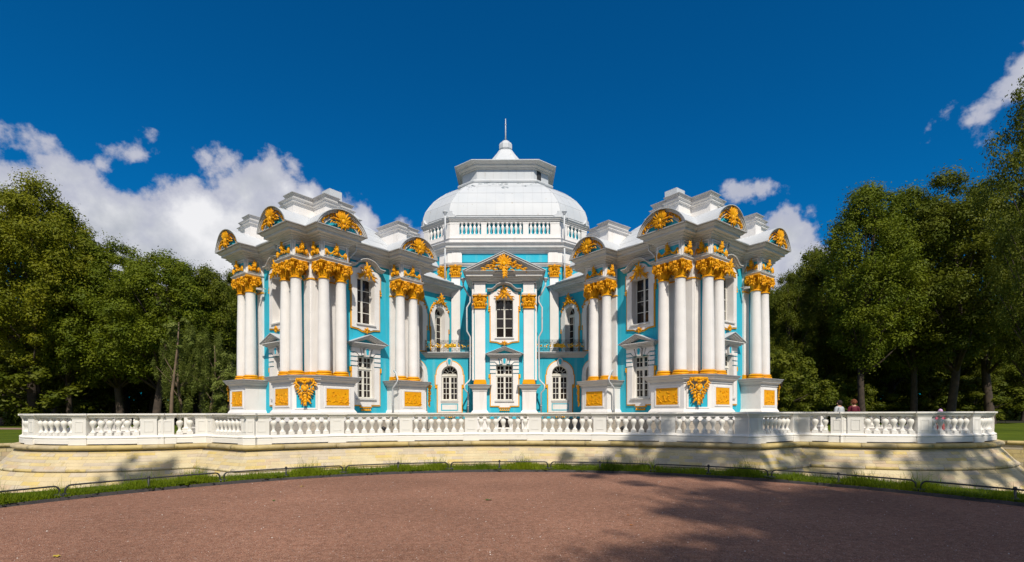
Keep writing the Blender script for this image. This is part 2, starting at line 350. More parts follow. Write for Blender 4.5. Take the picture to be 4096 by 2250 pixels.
# ------------------------------------------------------------------ ornament tools (x right, z up, -y towards the viewer)
def leaf(mb, base, ang, ln, w, lift=.06, curl=.1, y=0.0):
    """ragged acanthus leaf lying on the wall, pointing along ang (degrees from +x in XZ)"""
    ca, sa = cos(rad(ang)), sin(rad(ang)); vs = []; k = 6; bend = (hash((round(base[0] * 97), round(ang))) % 7 - 3) * .05
    for i in range(k + 1):
        t = i / k; ww = w * (sin(pi * min(t * .85 + .12, 1)) ** .7) * .5 * (1.18 if i % 2 else .62)
        yy = y - lift * sin(pi * (t * .75 + .12)) - curl * t * t * .6
        for sgn, dy in ((-1, .035), (0, 0), (1, .035)):
            px, pz = t * ln + (.05 * ln if sgn and i % 2 else 0), sgn * ww + bend * ln * t * t * 2
            vs.append((base[0] + px * ca - pz * sa, yy + dy - (0 if sgn else .03), base[1] + px * sa + pz * ca))
    fs = []
    for i in range(k):
        for j in range(2): fs.append((i * 3 + j, (i + 1) * 3 + j, (i + 1) * 3 + j + 1, i * 3 + j + 1))
    mb.add(vs, fs)
def spiral(mb, c, r, turns, a0, rt, y=-.05, sgn=1, tail=None, n=5):
    pts = []; k = int(12 * turns)
    for i in range(k + 1):
        t = i / k; a = rad(a0) + sgn * 2 * pi * turns * t; q = r * (1 - .82 * t)
        pts.append((c[0] + q * cos(a), y - .05 * t, c[1] + q * sin(a)))
    if tail: pts = [(p[0], y, p[1]) for p in tail] + pts
    mb.tube(pts, rt, n)
def swag(mb, x0, x1, z, drop, r, y=-.06, k=6, n=5):
    mb.tube([(x0 + (x1 - x0) * i / k, y - .03 * sin(pi * i / k), z - drop * sin(pi * i / k)) for i in range(k + 1)], [r * (.6 + .6 * sin(pi * i / k)) for i in range(k + 1)], n)
RO = random.Random(11)
def garland(mb, pts, size, n, y=-.06):
    for i in range(n):
        t = i / (n - 1) * (len(pts) - 1); k = min(int(t), len(pts) - 2); u = t - k
        x = pts[k][0] * (1 - u) + pts[k + 1][0] * u; z = pts[k][1] * (1 - u) + pts[k + 1][1] * u
        for q in range(2): leaf(mb, (x, z), RO.uniform(0, 360), size * RO.uniform(.8, 1.3), size * .7, .05, .04, y)
        if i % 3 == 0: mb.blob((x, y - .05, z), size * .42, 6, 4)
def shell_ornament(w=.9, h=.9, side=1.25, z0=.0):
    """rocaille: a ribbed shell rising from scrolls, flared leaf skirt below, leaf sprays at both sides; foot at z = 0"""
    mb = MB(); c = h * .42 + z0
    for i in range(11):
        a = 8 + 164 * i / 10; leaf(mb, (0, c), a, h * (.50 + .14 * sin(pi * i / 10)), h * .17, .10, .16, -.08)
        mb.tube([(0, -.10, c), (h * .30 * cos(rad(a)), -.17, c + h * .32 * sin(rad(a))), (h * .46 * cos(rad(a)), -.20, c + h * .48 * sin(rad(a)))], [.03, .03, .015], 4)
    mb.blob((0, -.16, c), (h * .13, .09, h * .17), 10, 6); mb.tube([(h * .19 * cos(q * pi / 8), -.18, c + h * .24 * sin(q * pi / 8)) for q in range(17)], .026, 5)
    for s in (-1, 1):
        spiral(mb, (s * h * .30, h * .24 + z0), h * .12, 1.6, 90, .028, -.12, s)
        spiral(mb, (s * h * .44, h * .46 + z0), h * .09, 1.4, 60, .024, -.10, -s)
        spiral(mb, (s * h * .16, h * .13 + z0), h * .08, 1.3, 90, .022, -.14, -s)
        for (x, z, an, l, wd) in ((.10, .30, -52, .34, .13), (.22, .34, -8, .36, .13), (.36, .42, 12, .34, .12), (.30, .56, 40, .30, .11), (.46, .30, -26, .28, .10), (.56, .46, -4, .30, .10), (.66, .34, -34, .26, .09), (.10, .22, -74, .30, .12)):
            leaf(mb, (s * h * x, h * z + z0), an if s > 0 else 180 - an, h * l, h * wd, .08, .06, -.07)
    for k, an in enumerate((-112, -101, -90, -79, -68)): leaf(mb, (0, h * .30 + z0), an, h * .30, h * .12, .10, .10, -.10)
    return mb
def mask_ornament(w=.9, h=.55):
    mb = MB(); s = h
    mb.blob((0, -.11, .52 * s), (.155 * s, .12, .235 * s), 12, 9)
    mb.blob((0, -.235, .49 * s), (.032 * s, .05, .075 * s), 6, 4)
    for q in (-1, 1):
        mb.blob((q * .065 * s, -.215, .575 * s), (.045 * s, .03, .020 * s), 6, 4)
        mb.blob((q * .075 * s, -.20, .46 * s), (.048 * s, .035, .05 * s), 6, 4)
        spiral(mb, (q * .19 * s, .56 * s), .06 * s, 1.3, 90, .028 * s, -.10, q)
        spiral(mb, (q * .16 * s, .36 * s), .05 * s, 1.2, 90, .025 * s, -.10, -q)
        xe = w * .5 - .07
        for dz, r in ((0, .050), (.07, .038), (-.06, .032)): swag(mb, q * .17 * s, q * xe, (.42 + dz) * s, .30 * s * (1 + dz), r * s)
        for dx in (-.05, .0, .05): leaf(mb, (q * xe + dx, .44 * s), -90 + dx * 120, .46 * s, .09 * s, .06, .02, -.05)
        mb.blob((q * xe, -.07, .44 * s), (.055 * s, .05, .06 * s), 6, 4)
        for an in (25, 48): leaf(mb, (q * .06 * s, .30 * s), -90 + q * an, .28 * s, .10 * s, .06, 0, -.06)
    mb.blob((0, -.20, .385 * s), (.05 * s, .03, .022 * s), 6, 4)
    for an in (-106, -90, -74): leaf(mb, (0, .36 * s), an, .32 * s, .09 * s, .08, .02, -.10)
    for an, l in ((60, .26), (76, .36), (90, .42), (104, .36), (120, .26), (38, .2), (142, .2)): leaf(mb, (0, .62 * s), an, l * s, .12 * s, .09, .06, -.09)
    return mb
def crest_ornament(w=1.0, h=.7):
    mb = MB(); c = h * .48
    for an, l in ((90, .52), (104, .42), (76, .42), (122, .34), (58, .34), (148, .30), (32, .30)): leaf(mb, (0, c), an, h * l, h * .17, .10, .12, -.07)
    mb.blob((.02, -.14, c), (h * .14, .09, h * .17), 9, 6); mb.tube([(h * .2 * cos(q * pi / 7), -.15, c + h * .22 * sin(q * pi / 7)) for q in range(15)], .024, 5)
    for s in (-1, 1):
        spiral(mb, (s * h * .28, h * .36), h * .11, 1.5, 90, .026, -.09, s); spiral(mb, (s * h * .52, h * .12), h * .09, 1.5, 90, .024, -.08, -s)
        for (x, z, an, l, wd) in ((.12, .38, -40, .42, .13), (.20, .30, -20, .40, .12), (.34, .20, -48, .36, .11), (.50, .20, -2, .26, .10), (.10, .26, -70, .34, .12), (.24, .50, 20, .28, .10), (.40, .04, -30, .28, .09)):
            leaf(mb, (s * h * x, h * z), an if s > 0 else 180 - an, h * l, h * wd, .08, .04, -.06)
    for an in (-108, -90, -72): leaf(mb, (0, h * .34), an, h * .26, h * .11, .1, .05, -.08)
    return mb
def pendant_ornament(w=.95, h=1.35):
    """tapering cartouche that hangs under the pedestal cornice, z from 0 down to -h"""
    mb = MB(); r = random.Random(4)
    mb.blob((0, -.16, -.08), (w * .36, .12, .08), 12, 6); mb.blob((0, -.24, -.09), (.10, .09, .08), 8, 6)
    for s in (-1, 1):
        spiral(mb, (s * w * .38, -.10), .10, 1.6, 120 if s > 0 else 60, .036, -.14, s); spiral(mb, (s * w * .17, -.16), .07, 1.4, 90, .028, -.20, -s)
        mb.tube([(s * w * .46, -.14, -.14), (s * w * .42, -.18, -.30), (s * w * .27, -.2, -.42), (s * w * .31, -.17, -.56), (s * w * .20, -.14, -.78), (s * w * .08, -.10, -1.08)], [.035, .045, .04, .035, .03, .02], 6)
        for k in range(9): leaf(mb, (s * w * (.42 - .038 * k), -.18 - .105 * k), -90 + s * (52 - 5 * k), .24 - .008 * k, .10, .07, .05, -.08)
        for k in range(4): leaf(mb, (s * w * (.10 + .02 * k), -.34 - .18 * k), -90 + s * 30, .22, .09, .07, .05, -.14)
        spiral(mb, (s * w * .16, -.78), .06, 1.4, 90, .024, -.12, s); leaf(mb, (s * .10, -1.0), -90 + s * 24, .34, .11, .06, .04, -.06)
    for i in range(7): leaf(mb, (0, -.62), 30 + 120 * i / 6, .24, .08, .08, .07, -.14)
    mb.blob((0, -.18, -.56), (.12, .10, .14), 10, 7); mb.tube([(.17 * cos(a * pi / 8), -.20, -.56 + .20 * sin(a * pi / 8)) for a in range(17)], .024, 5)
    for k in range(4):
        for an in (-104, -90, -76): leaf(mb, (0, -.74 - .14 * k), an, .26, .11 - .01 * k, .09, .07, -.08)
    for an in (60, 75, 90, 105, 120): leaf(mb, (0, -.34), an, .24, .10, .1, .08, -.14)
    return mb
def bud_ornament():
    mb = MB()
    for a in (36, 58, 80, 100, 122, 144): leaf(mb, (0, 0), a, .19, .07, .06, .03, -.05)
    for s in (-1, 1):
        spiral(mb, (s * .14, .01), .07, 1.4, 180 if s > 0 else 0, .024, -.06, s)
        leaf(mb, (0, 0), -90 + s * 30, .16, .07, .06, .02, -.05)
    leaf(mb, (0, .02), -90, .20, .08, .07, .03, -.06); mb.blob((0, -.10, 0), (.045, .04, .045), 7, 5)
    return mb
def relief_panel(w, h, seed, fig=3):
    mb = MB(); r = random.Random(seed)
    mb.plate([(-w / 2, 0), (w / 2, 0), (w / 2, h), (-w / 2, h)], (), -.02, .02)
    for k in range(fig):
        x = -w / 2 + w * (k + .5) / fig + r.uniform(-.06, .06) * w; z = h * r.uniform(.26, .40); s = h * r.uniform(.42, .56); tlt = r.uniform(-38, 38)
        R3 = Matrix.Rotation(rad(tlt), 3, 'Y')
        mb.blob((x, -.02, z), (s * .11, .028, s * .24), 8, 5, rot=R3)
        up = R3 @ Vector((0, 0, s * .34)); mb.blob((x + up.x, -.022, z + up.z), (s * .085, .03, s * .10), 7, 5)
        for q in (-1, 1):
            mb.tube([(x + up.x * .5, -.02, z + up.z * .5), (x + q * s * .18, -.03, z + r.uniform(-.05, .2) * s), (x + q * s * r.uniform(.2, .36), -.02, z + r.uniform(0, .4) * s)], [.022 * h, .018 * h, .012 * h], 5)
            mb.tube([(x - up.x * .5, -.02, z - up.z * .5), (x + q * s * .22 - up.x * .8, -.032, z - s * .30), (x + q * s * .38, -.02, z - s * .36)], [.035 * h, .025 * h, .015 * h], 5)
    for k in range(9): x0 = r.uniform(-.45, .2) * w; z0 = h * r.uniform(.05, .2); mb.tube([(x0 + w * .25 * i / 5, -.02, z0 + .02 * sin(i * 1.3 + k) * h) for i in range(6)], .008, 4)
    for k in range(9): leaf(mb, (r.uniform(-.42, .42) * w, h * r.uniform(.5, .85)), r.uniform(0, 360), h * .13, h * .05, .02, 0, -.008)
    return mb
def capital(r0=.27, h=.9, sq=.42, half=False):
    mb = MB(); n = 16
    mb.lathe([(r0 + .01, 0), (r0 + .05, .02), (r0 + .05, .06), (r0 + .0, .08), (r0 - .03, .1), (r0 - .03, h * .55), (r0 + .04, h * .78), (r0 + .10, h * .86)], n)
    def ring(z, ln, cnt, out, wd, ph, r_=r0):
        for i in range(cnt):
            a = 2 * pi * (i + ph) / cnt; vs = []; k = 6
            for j in range(k + 1):
                t = j / k; rr = r_ + out * t ** 2.4 + .03 * sin(pi * t); zz = z + ln * (t if t < .75 else .75 - (t - .75) * .9); ww = wd * sin(pi * min(t * .8 + .2, 1)) ** .6 * (1.2 if j % 2 else .65)
                for q in (-1, 0, 1): vs.append(((rr - abs(q) * .03) * cos(a) - q * ww * sin(a), (rr - abs(q) * .03) * sin(a) + q * ww * cos(a), zz))
            mb.add(vs, [(j * 3 + q, j * 3 + q + 1, (j + 1) * 3 + q + 1, (j + 1) * 3 + q) for j in range(k) for q in range(2)])
    ring(.09, h * .42, 8, .13, .075, 0); ring(.16, h * .56, 8, .19, .075, .5); ring(h * .42, h * .36, 8, .16, .05, 0, r0 + .02)
    for i in range(4):
        a = pi / 4 + i * pi / 2; R = Matrix.Rotation(a, 4, 'Z') @ T(r0 + .20, 0, h * .66)
        for dy in (-.045, .045):
            vb = MB(); spiral(vb, (0, 0), .155, 1.8, 150, .034, 0, -1, tail=[(-.24, -.34), (-.20, -.16), (-.17, -.02)], n=6); mb.join(vb, R @ T(0, dy, 0))
        mb.blob((0, 0, 0), (.05, .08, .05), 6, 4, Mx=R)
        for s in (-1, 1):
            for an, l in ((62, .20), (100, .18), (20, .16)): vb = MB(); leaf(vb, (-.02, .08), an, l, .09, .03, .02, 0); mb.join(vb, R @ T(0, s * .07, 0))
        b = i * pi / 2; R = Matrix.Rotation(b, 4, 'Z') @ T(r0 + .14, 0, h * .62) @ Matrix.Rotation(pi / 2, 4, 'Z')
        mb.blob((0, -.05, 0), (.075, .06, .10), 8, 6, Mx=R); mb.blob((0, -.11, -.01), (.02, .03, .035), 5, 4, Mx=R)
        for an in (40, 65, 90, 115, 140): vb = MB(); leaf(vb, (0, .06), an, .24, .08, .05, .05, -.04); mb.join(vb, R)
        for s in (-1, 1):
            vb = MB(); spiral(vb, (s * .13, -.02), .075, 1.5, 90, .022, -.03, s, n=5); leaf(vb, (s * .06, -.10), -90 + s * 30, .2, .08, .05, .03, -.03); leaf(vb, (s * .05, .0), 90 - s * 70, .2, .07, .05, .03, -.03); mb.join(vb, R)
        for an in (-105, -75): vb = MB(); leaf(vb, (0, -.08), an, .16, .07, .05, .03, -.04); mb.join(vb, R)
    ab = []
    for i in range(4):
        a = pi / 4 + i * pi / 2 + pi
        for (da, rr) in ((-.08, sq * 1.32), (.08, sq * 1.32), (.42, sq * .96), (pi / 4, sq * .90), (pi / 2 - .42, sq * .96)): ab.append((rr * cos(a + da), rr * sin(a + da)))
    mb.prism(ab, h * .88, h * .94); mb.prism([(x * 1.04, y * 1.04) for x, y in ab], h * .94, h)
    return mb
# ------------------------------------------------------------------ window templates (x right, y into the wall, z = height above eye level)
def bars_frame(hw, z0, z1, cols, rows, y, outer=.06, bar=.03, mull=.05, arch=0.0):
    mb = MB(); o = outer
    mb.box(-hw, -hw + o, y, y + .06, z0, z1 - arch * .5); mb.box(hw - o, hw, y, y + .06, z0, z1 - arch * .5)
    mb.box(-hw + o, hw - o, y + .002, y + .058, z0, z0 + o); mb.box(-hw + o, hw - o, y + .002, y + .058, z1 - o, z1)
    mb.box(-mull, mull, y - .012, y + .05, z0 + o, z1 - o)
    for s in (-1, 1):
        xa, xb = (mull, hw - o) if s > 0 else (-hw + o, -mull)
        for c in range(1, cols): x = xa + (xb - xa) * c / cols; mb.box(x - bar / 2, x + bar / 2, y + .006, y + .05, z0 + o, z1 - o)
        for r in range(1, rows): z = z0 + o + (z1 - z0 - 2 * o) * r / rows; mb.box(xa, xb, y + .01, y + .045, z - bar / 2, z + bar / 2)
    return mb
PANE_RECT = {}
def pane_tp(w, h, x, z, y):
    key = (round(w, 3), round(h, 3))
    if key not in PANE_RECT:
        mb = MB(); mb.box(0, w, 0, .01, 0, h); PANE_RECT[key] = mb.mesh('pane', 'glass')
    tl = Matrix.Rotation(rad(RO.uniform(-1.3, 1.3)), 4, 'Z') @ Matrix.Rotation(rad(RO.uniform(-1., 1.)), 4, 'X')
    return ('pane', PANE_RECT[key], [], T(x, y, z) @ tl)
def panes(hw, z0, z1, cols, rows, y, outer=.06, mull=.05):
    res = []
    for s in (-1, 1):
        xa, xb = (mull, hw - outer) if s > 0 else (-hw + outer, -mull)
        for c in range(cols):
            for r in range(rows):
                x0 = xa + (xb - xa) * c / cols; x1 = xa + (xb - xa) * (c + 1) / cols
                q0 = z0 + outer + (z1 - z0 - 2 * outer) * r / rows; q1 = z0 + outer + (z1 - z0 - 2 * outer) * (r + 1) / rows
                res.append(pane_tp(x1 - x0, q1 - q0, x0, q0, y + .03))
    return res
def rise_top(hw, z0, z1, rise, n=8):
    """opening with a shallow arched head"""
    R = (hw * hw + rise * rise) / (2 * rise); a = math.degrees(math.asin(hw / R))
    return [(-hw, z0), (hw, z0)] + [(R * sin(rad(t)), z1 + R * cos(rad(t)) - R) for t in [a - 2 * a * i / n for i in range(n + 1)]]
def offs(poly, d):
    n = len(poly); P = [Vector(p) for p in poly]; r = []
    for i in range(n):
        a = P[i] - P[i - 1]; b = P[(i + 1) % n] - P[i]
        na = Vector((a.y, -a.x)).normalized() if a.length > 1e-7 else Vector((0, 0)); nb = Vector((b.y, -b.x)).normalized(); k = 1 + na.dot(nb)
        v = P[i] + (na + nb) / max(k, .4) * d; r.append((v.x, v.y))
    return r
def void(hw, z0, z1, y=.50):
    mb = MB(); mb.box(-hw, hw, y, y + .02, z0, z1); return tp('dark_backing', mb, 'dark')  # near-black sheet standing in for the unlit room behind the glass

def win_upper():
    op = rise_top(.59, 5.10, 7.74, .10)
    out = [(-.93, 4.84), (-.5, 4.80), (-.25, 4.70), (0, 4.68), (.25, 4.70), (.5, 4.80), (.93, 4.84), (.93, 7.2), (1.0, 7.2), (1.0, 7.95), (.93, 7.95), (.93, 8.12)] + [(x, z) for x, z in arc(0, 7.90, .62, 28, 152, 8)] + [(-.93, 8.12), (-.93, 7.95), (-1.0, 7.95), (-1.0, 7.2), (-.93, 7.2)]
    kids = []; tr = MB()
    for q in (-1, 1):
        F = lambda pl: [(q * x, z) for x, z in pl][::q]
        tr.plate(F([(.93, 4.84), (1.0, 4.78), (1.0, 7.13), (1.07, 7.13), (1.07, 8.0), (1.0, 8.0), (1.0, 7.20), (.93, 7.20)]), (), -.055, 0)
        tr.plate(F([(.93, 4.84), (.5, 4.80), (.25, 4.70), (0, 4.68), (0, 4.60), (.27, 4.62), (.53, 4.73), (1.0, 4.77)]), (), -.056, 0)
        for z in (7.0, 6.86): tr.box(min(q * .95, q * 1.09), max(q * .95, q * 1.09), -.08, 0, z, z + .09)
    kids.append(tp('gilded_trim', tr, 'gold'))
    fr = bars_frame(.60, 5.08, 7.76, 1, 4, .34, .07, .035, .055, .2)
    fk = panes(.60, 5.08, 7.76, 1, 4, .34, .07, .055)
    kids.append(tp('frame', fr, 'frame', fk))
    si = MB(); si.box(-.66, .66, -.16, .33, 5.0, 5.06); kids.append(tp('sill', si, 'trimw'))
    hood = MB()
    prof = [(-1.16, 8.20), (-.86, 8.20), (-.76, 8.24)] + [(-x if False else -cos(rad(t)) * .66, 8.22 + sin(rad(t)) * .40) for t in range(20, 161, 14)] + [(.76, 8.24), (.86, 8.20), (1.16, 8.20)]
    for (d0, d1, y0) in ((0, .05, -.16), (.05, .11, -.26), (.11, .15, -.34)):
        lo = [(x, z + d0) for x, z in prof]; hi = [(x, z + d1) for x, z in prof]
        hood.plate(lo + hi[::-1], (), y0 - d1 * .3, .02)
    kids.append(tp('hood_moulding', hood, 'trimw'))
    c = MB(); c.join(crest_ornament(1.0, .92), T(0, -.1, 7.66)); kids.append(tp('crest_ornament', c, 'gold', smooth=True))
    b = MB(); b.join(bud_ornament(), T(0, -.1, 4.68)); kids.append(tp('bud_ornament', b, 'gold', smooth=True))
    s = MB(); s.plate(out, [op], -.09, .002); s.plate(offs(op, .004), [offs(op, -.004)], -.085, .40)
    return tp('window', s, 'white', kids)
def win_lower():
    op = rise_top(.57, .82, 3.20, .10); kids = []
    out = [(-.93, .46), (-.34, .46), (-.34, .36), (.34, .36), (.34, .46), (.93, .46), (.93, 2.62), (.574, 2.62), (.574, .824), (-.574, .824), (-.574, 2.62), (-.93, 2.62)]
    s = MB(); s.plate(out, (), -.09, .002)
    s.box(-.60, -.57, .0, .36, .84, 3.2); s.box(.57, .60, .0, .36, .84, 3.2)
    tr = MB()
    for q in (-1, 1):
        tr.box(min(q * .93, q * 1.0), max(q * .93, q * 1.0), -.06, 0, .40, 2.60)
        tr.box(min(q * .93, q * 1.08), max(q * .93, q * 1.08), -.075, 0, 2.34, 2.60)
        tr.box(min(q * .34, q * .93), max(q * .34, q * .93), -.062, 0, .39, .46); tr.box(min(q * .34, q * .40), max(q * .34, q * .40), -.064, 0, .29, .39)
    tr.box(-.34, .34, -.066, 0, .285, .36)
    kids.append(tp('gilded_trim', tr, 'gold'))
    blk = []
    def block(poly, y=-.10):
        m = MB(); m.plate(poly, (), y, .002); kids.append(tp('stone_block', m, 'white'))
    for q in (-1, 1):
        F = lambda pl: [(q * x, z) for x, z in pl]
        block(F([(.575, 2.68), (.98, 2.68), (.98, 2.88), (.575, 2.88)])); block(F([(.575, 2.95), (.98, 2.95), (.98, 3.14), (.575, 3.14)]))
        block(F([(.52, 3.235), (.60, 3.21), (.98, 3.21), (.98, 3.38), (.66, 3.38)])); block(F([(.33, 3.27), (.45, 3.245), (.66, 3.45), (.98, 3.45), (.98, 3.66), (.44, 3.66)]))
        block(F([(.165, 3.30), (.27, 3.28), (.37, 3.66), (.225, 3.66)]))
    k = MB(); k.plate([(-.13, 3.20), (.13, 3.20), (.19, 3.60), (.10, 3.72), (-.10, 3.72), (-.19, 3.60)], (), -.22, .0); 
    ki = MB(); ki.plate([(-.065, 3.30), (.065, 3.30), (.10, 3.58), (.04, 3.65), (-.04, 3.65), (-.10, 3.58)], (), -.226, -.2)
    kids.append(tp('keystone', k, 'trimw')); kids.append(tp('keystone_panel', ki, 'cyan'))
    fr = bars_frame(.57, .84, 2.50, 2, 4, .24, .075, .036, .065); fr.join(bars_frame(.57, 2.56, 3.24, 2, 2, .24, .075, .036, .065)); fr.box(-.57, .57, .20, .30, 2.50, 2.56)
    kids.append(tp('frame', fr, 'frame', panes(.57, .84, 2.50, 2, 4, .24, .075, .065) + panes(.57, 2.56, 3.24, 2, 2, .24, .075, .065)))
    si = MB(); si.box(-.66, .66, -.17, .29, .74, .82); kids.append(tp('sill', si, 'trimw'))
    dr = MB()
    for i in range(5): dr.lathe([(.065, 0), (.07, .02), (.03, .10), (.015, .13)], 8, T(-.28 + .14 * i, -.06, .12))
    kids.append(tp('drop_ornament', dr, 'gold', smooth=True))
    p = MB()
    p.box(-.98, .98, -.15, 0, 3.66, 3.76); p.box(-1.06, 1.06, -.28, 0, 3.76, 3.83); p.box(-1.14, 1.14, -.38, 0, 3.83, 3.90); p.box(-1.22, 1.22, -.46, 0, 3.90, 3.945)
    for (a, b, y) in ((0, .06, -.46), (.06, .12, -.38), (.12, .18, -.28)):
        x0 = 1.24 - a * 2.7; z0 = 4.40 - a; x1 = 1.24 - b * 2.7; z1 = 4.40 - b
        p.plate([(-x0, 3.947), (-x1, 3.947), (0, z1), (x1, 3.947), (x0, 3.947), (0, z0)], (), y, 0)
    kids.append(tp('pediment', p, 'trimw'))
    r = MB(); v = [(-1.28, -.52, 3.93), (0, -.52, 4.42), (1.28, -.52, 3.93), (-1.28, .0, 3.93), (0, .0, 4.42), (1.28, .0, 3.93), (-1.28, -.52, 3.955), (0, -.52, 4.45), (1.28, -.52, 3.955), (-1.28, .0, 3.955), (0, .0, 4.45), (1.28, .0, 3.955)]
    r.add(v, [(0, 1, 7, 6), (1, 2, 8, 7), (6, 7, 10, 9), (7, 8, 11, 10), (0, 3, 4, 1), (1, 4, 5, 2), (0, 6, 9, 3), (2, 5, 11, 8)]); kids.append(tp('pediment_roof', r, 'roofm'))
    return tp('window', s, 'white', kids)
def win_arch_upper():
    op = [(-.5, 4.36), (.5, 4.36)] + arc(0, 7.15, .5, 0, 180, 14)
    out = [(-.84, 4.36), (.84, 4.36), (.84, 6.15), (.93, 6.15), (.93, 6.95)] + arc(0, 7.10, .86, 0, 180, 16) + [(-.93, 6.95), (-.93, 6.15), (-.84, 6.15)]
    kids = []; tr = MB(); tr.plate(offs(out, .07), [out], -.05, 0)
    for q in (-1, 1):
        for z in (6.0, 5.84): tr.box(min(q * .91, q * 1.0), max(q * .91, q * 1.0), -.07, 0, z, z + .12)
    kids.append(tp('gilded_trim', tr, 'gold'))
    s = MB(); s.plate(out, [op], -.09, .002); s.plate(offs(op, .004), [offs(op, -.004)], -.085, .42)
    fr = bars_frame(.5, 4.38, 7.02, 1, 5, .34, .06, .03, .04)
    fr.plate(arc(0, 7.15, .5, 0, 180, 14), [arc(0, 7.15, .44, 2, 178, 14)], .34, .40)
    fr.box(-.5, .5, .32, .4, 7.02, 7.14)
    for a in (60, 120): fr.tube([(0, .36, 7.14), (.46 * cos(rad(a)), .36, 7.15 + .46 * sin(rad(a)))], .016, 4)
    g = MB(); g.plate([(x * .46 / .5, z) for x, z in arc(0, 7.15, .45, 0, 180, 14)], (), .37, .38)
    kids.append(tp('frame', fr, 'frame', panes(.5, 4.38, 7.02, 1, 5, .34, .06, .04) + [tp('pane', g, 'glass')]))
    c = MB(); c.join(crest_ornament(.7, .78), T(0, -.1, 7.86))
    garland(c, [(-.86, 7.35), (-.70, 7.66), (-.42, 7.9), (0, 8.0), (.42, 7.9), (.70, 7.66), (.86, 7.35)], .15, 15, -.06)
    kids.append(tp('crest_ornament', c, 'gold', smooth=True))
    return tp('window', s, 'white', kids)
def win_arch_lower():
    op = [(-.57, .86), (.57, .86)] + arc(0, 2.74, .57, 0, 180, 16)
    out = [(-.84, .02), (.84, .02), (.84, 1.98), (.98, 1.98), (.98, 2.62)] + arc(0, 2.72, .92, -4, 184, 18) + [(-.98, 2.62), (-.98, 1.98), (-.84, 1.98)]
    kids = []; tr = MB(); tr.plate(offs(out, .07), [out], -.05, 0)
    for q in (-1, 1): tr.box(min(q * .91, q * 1.02), max(q * .91, q * 1.02), -.07, 0, 1.74, 1.96)
    kids.append(tp('gilded_trim', tr, 'gold'))
    s = MB(); s.plate(out, [op], -.09, .002); s.plate(offs(op, .004), [offs(op, -.004)], -.085, .42)
    fr = bars_frame(.57, .88, 2.58, 2, 4, .24, .085, .038, .075)
    fr.box(-.57, .57, .19, .34, 2.58, 2.72); fr.plate(arc(0, 2.74, .57, 0, 180, 16), [arc(0, 2.76, .49, 1, 179, 16)], .24, .34)
    for a in (30, 60, 90, 120, 150): fr.tube([(.2 * cos(rad(a)), .26, 2.74 + .2 * sin(rad(a))), (.53 * cos(rad(a)), .26, 2.74 + .53 * sin(rad(a)))], .020, 4)
    fr.tube([(.2 * cos(rad(a)), .26, 2.74 + .2 * sin(rad(a))) for a in range(0, 181, 20)], .016, 4)
    g = MB(); g.plate(arc(0, 2.74, .53, 0, 180, 14), (), .29, .30)
    kids.append(tp('frame', fr, 'frame', panes(.57, .88, 2.58, 2, 4, .24, .085, .075) + [tp('pane', g, 'glass')]))
    si = MB(); si.box(-.62, .62, -.14, .30, .78, .86); si.box(-.60, .60, -.12, 0, .70, .775); kids.append(tp('sill', si, 'trimw'))
    pn = MB(); pn.plate([(-.60, .14), (.60, .14), (.60, .64), (-.60, .64)], [[(-.53, .21), (.53, .21), (.53, .58), (-.53, .58)]], -.098, -.08); kids.append(tp('sunk_panel', pn, 'cyan'))
    k = MB(); k.plate([(-.11, 3.30), (.11, 3.30), (.20, 3.66)] + arc(0, 3.66, .19, 10, 170, 6) + [(-.20, 3.66)], (), -.22, 0); kids.append(tp('keystone', k, 'trimw'))
    ki = MB(); ki.plate([(-.06, 3.38), (.06, 3.38), (.11, 3.66), (.06, 3.76), (-.06, 3.76), (-.11, 3.66)], (), -.226, -.2); kids.append(tp('keystone_panel', ki, 'cyan'))
    return tp('window', s, 'white', kids)
WU, WL, AU, AL = win_upper(), win_lower(), win_arch_upper(), win_arch_lower()
HOLE = {'U': (-.62, 5.05, .62, 7.80), 'L': (-.60, .80, .60, 3.28), 'AU': (-.56, 4.34, .56, 7.70), 'AL': (-.62, .84, .62, 3.34)}
def wall(x0, x1, z0, z1, holes, name='wall'):
    mb = MB(); mb.plate([(x0, z0), (x1, z0), (x1, z1), (x0, z1)], [[(c + h[0], h[1]), (c + h[2], h[1]), (c + h[2], h[3]), (c + h[0], h[3])] for c, h in holes], 0, .5)
    return mb.mesh(name, 'cyan')

# ------------------------------------------------------------------ the pavilion
PAV = empty('pavilion', (-.5, 37, EYE - 1.12), 'turquoise and white baroque pavilion with ochre ornaments, white columns and a pale dome', 'pavilion')
B = T(-.5, 0, EYE)
PHI = rad(38)
V0 = (-9.84, 25.30)
CABL = B @ T(V0[0], V0[1], 0) @ Matrix.Rotation(pi / 2 - PHI, 4, 'Z')
MIR = T(-1.0, 0, 0) @ Matrix.Diagonal((-1, 1, 1, 1))       # mirror in the building's axis x = -.5
S = 7.96
CORN = [(0, 8.60), (.03, 8.60), (.03, 8.66), (.01, 8.68), (.01, 8.80), (.07, 8.83), (.07, 8.88), (.16, 8.92), (.16, 8.97), (.28, 9.0), (.30, 9.06), (.48, 9.08), (.48, 9.20), (.54, 9.22), (.58, 9.25), (.64, 9.33)]
LIP = [(.66, 9.33), (.73, 9.35), (.73, 9.39)]

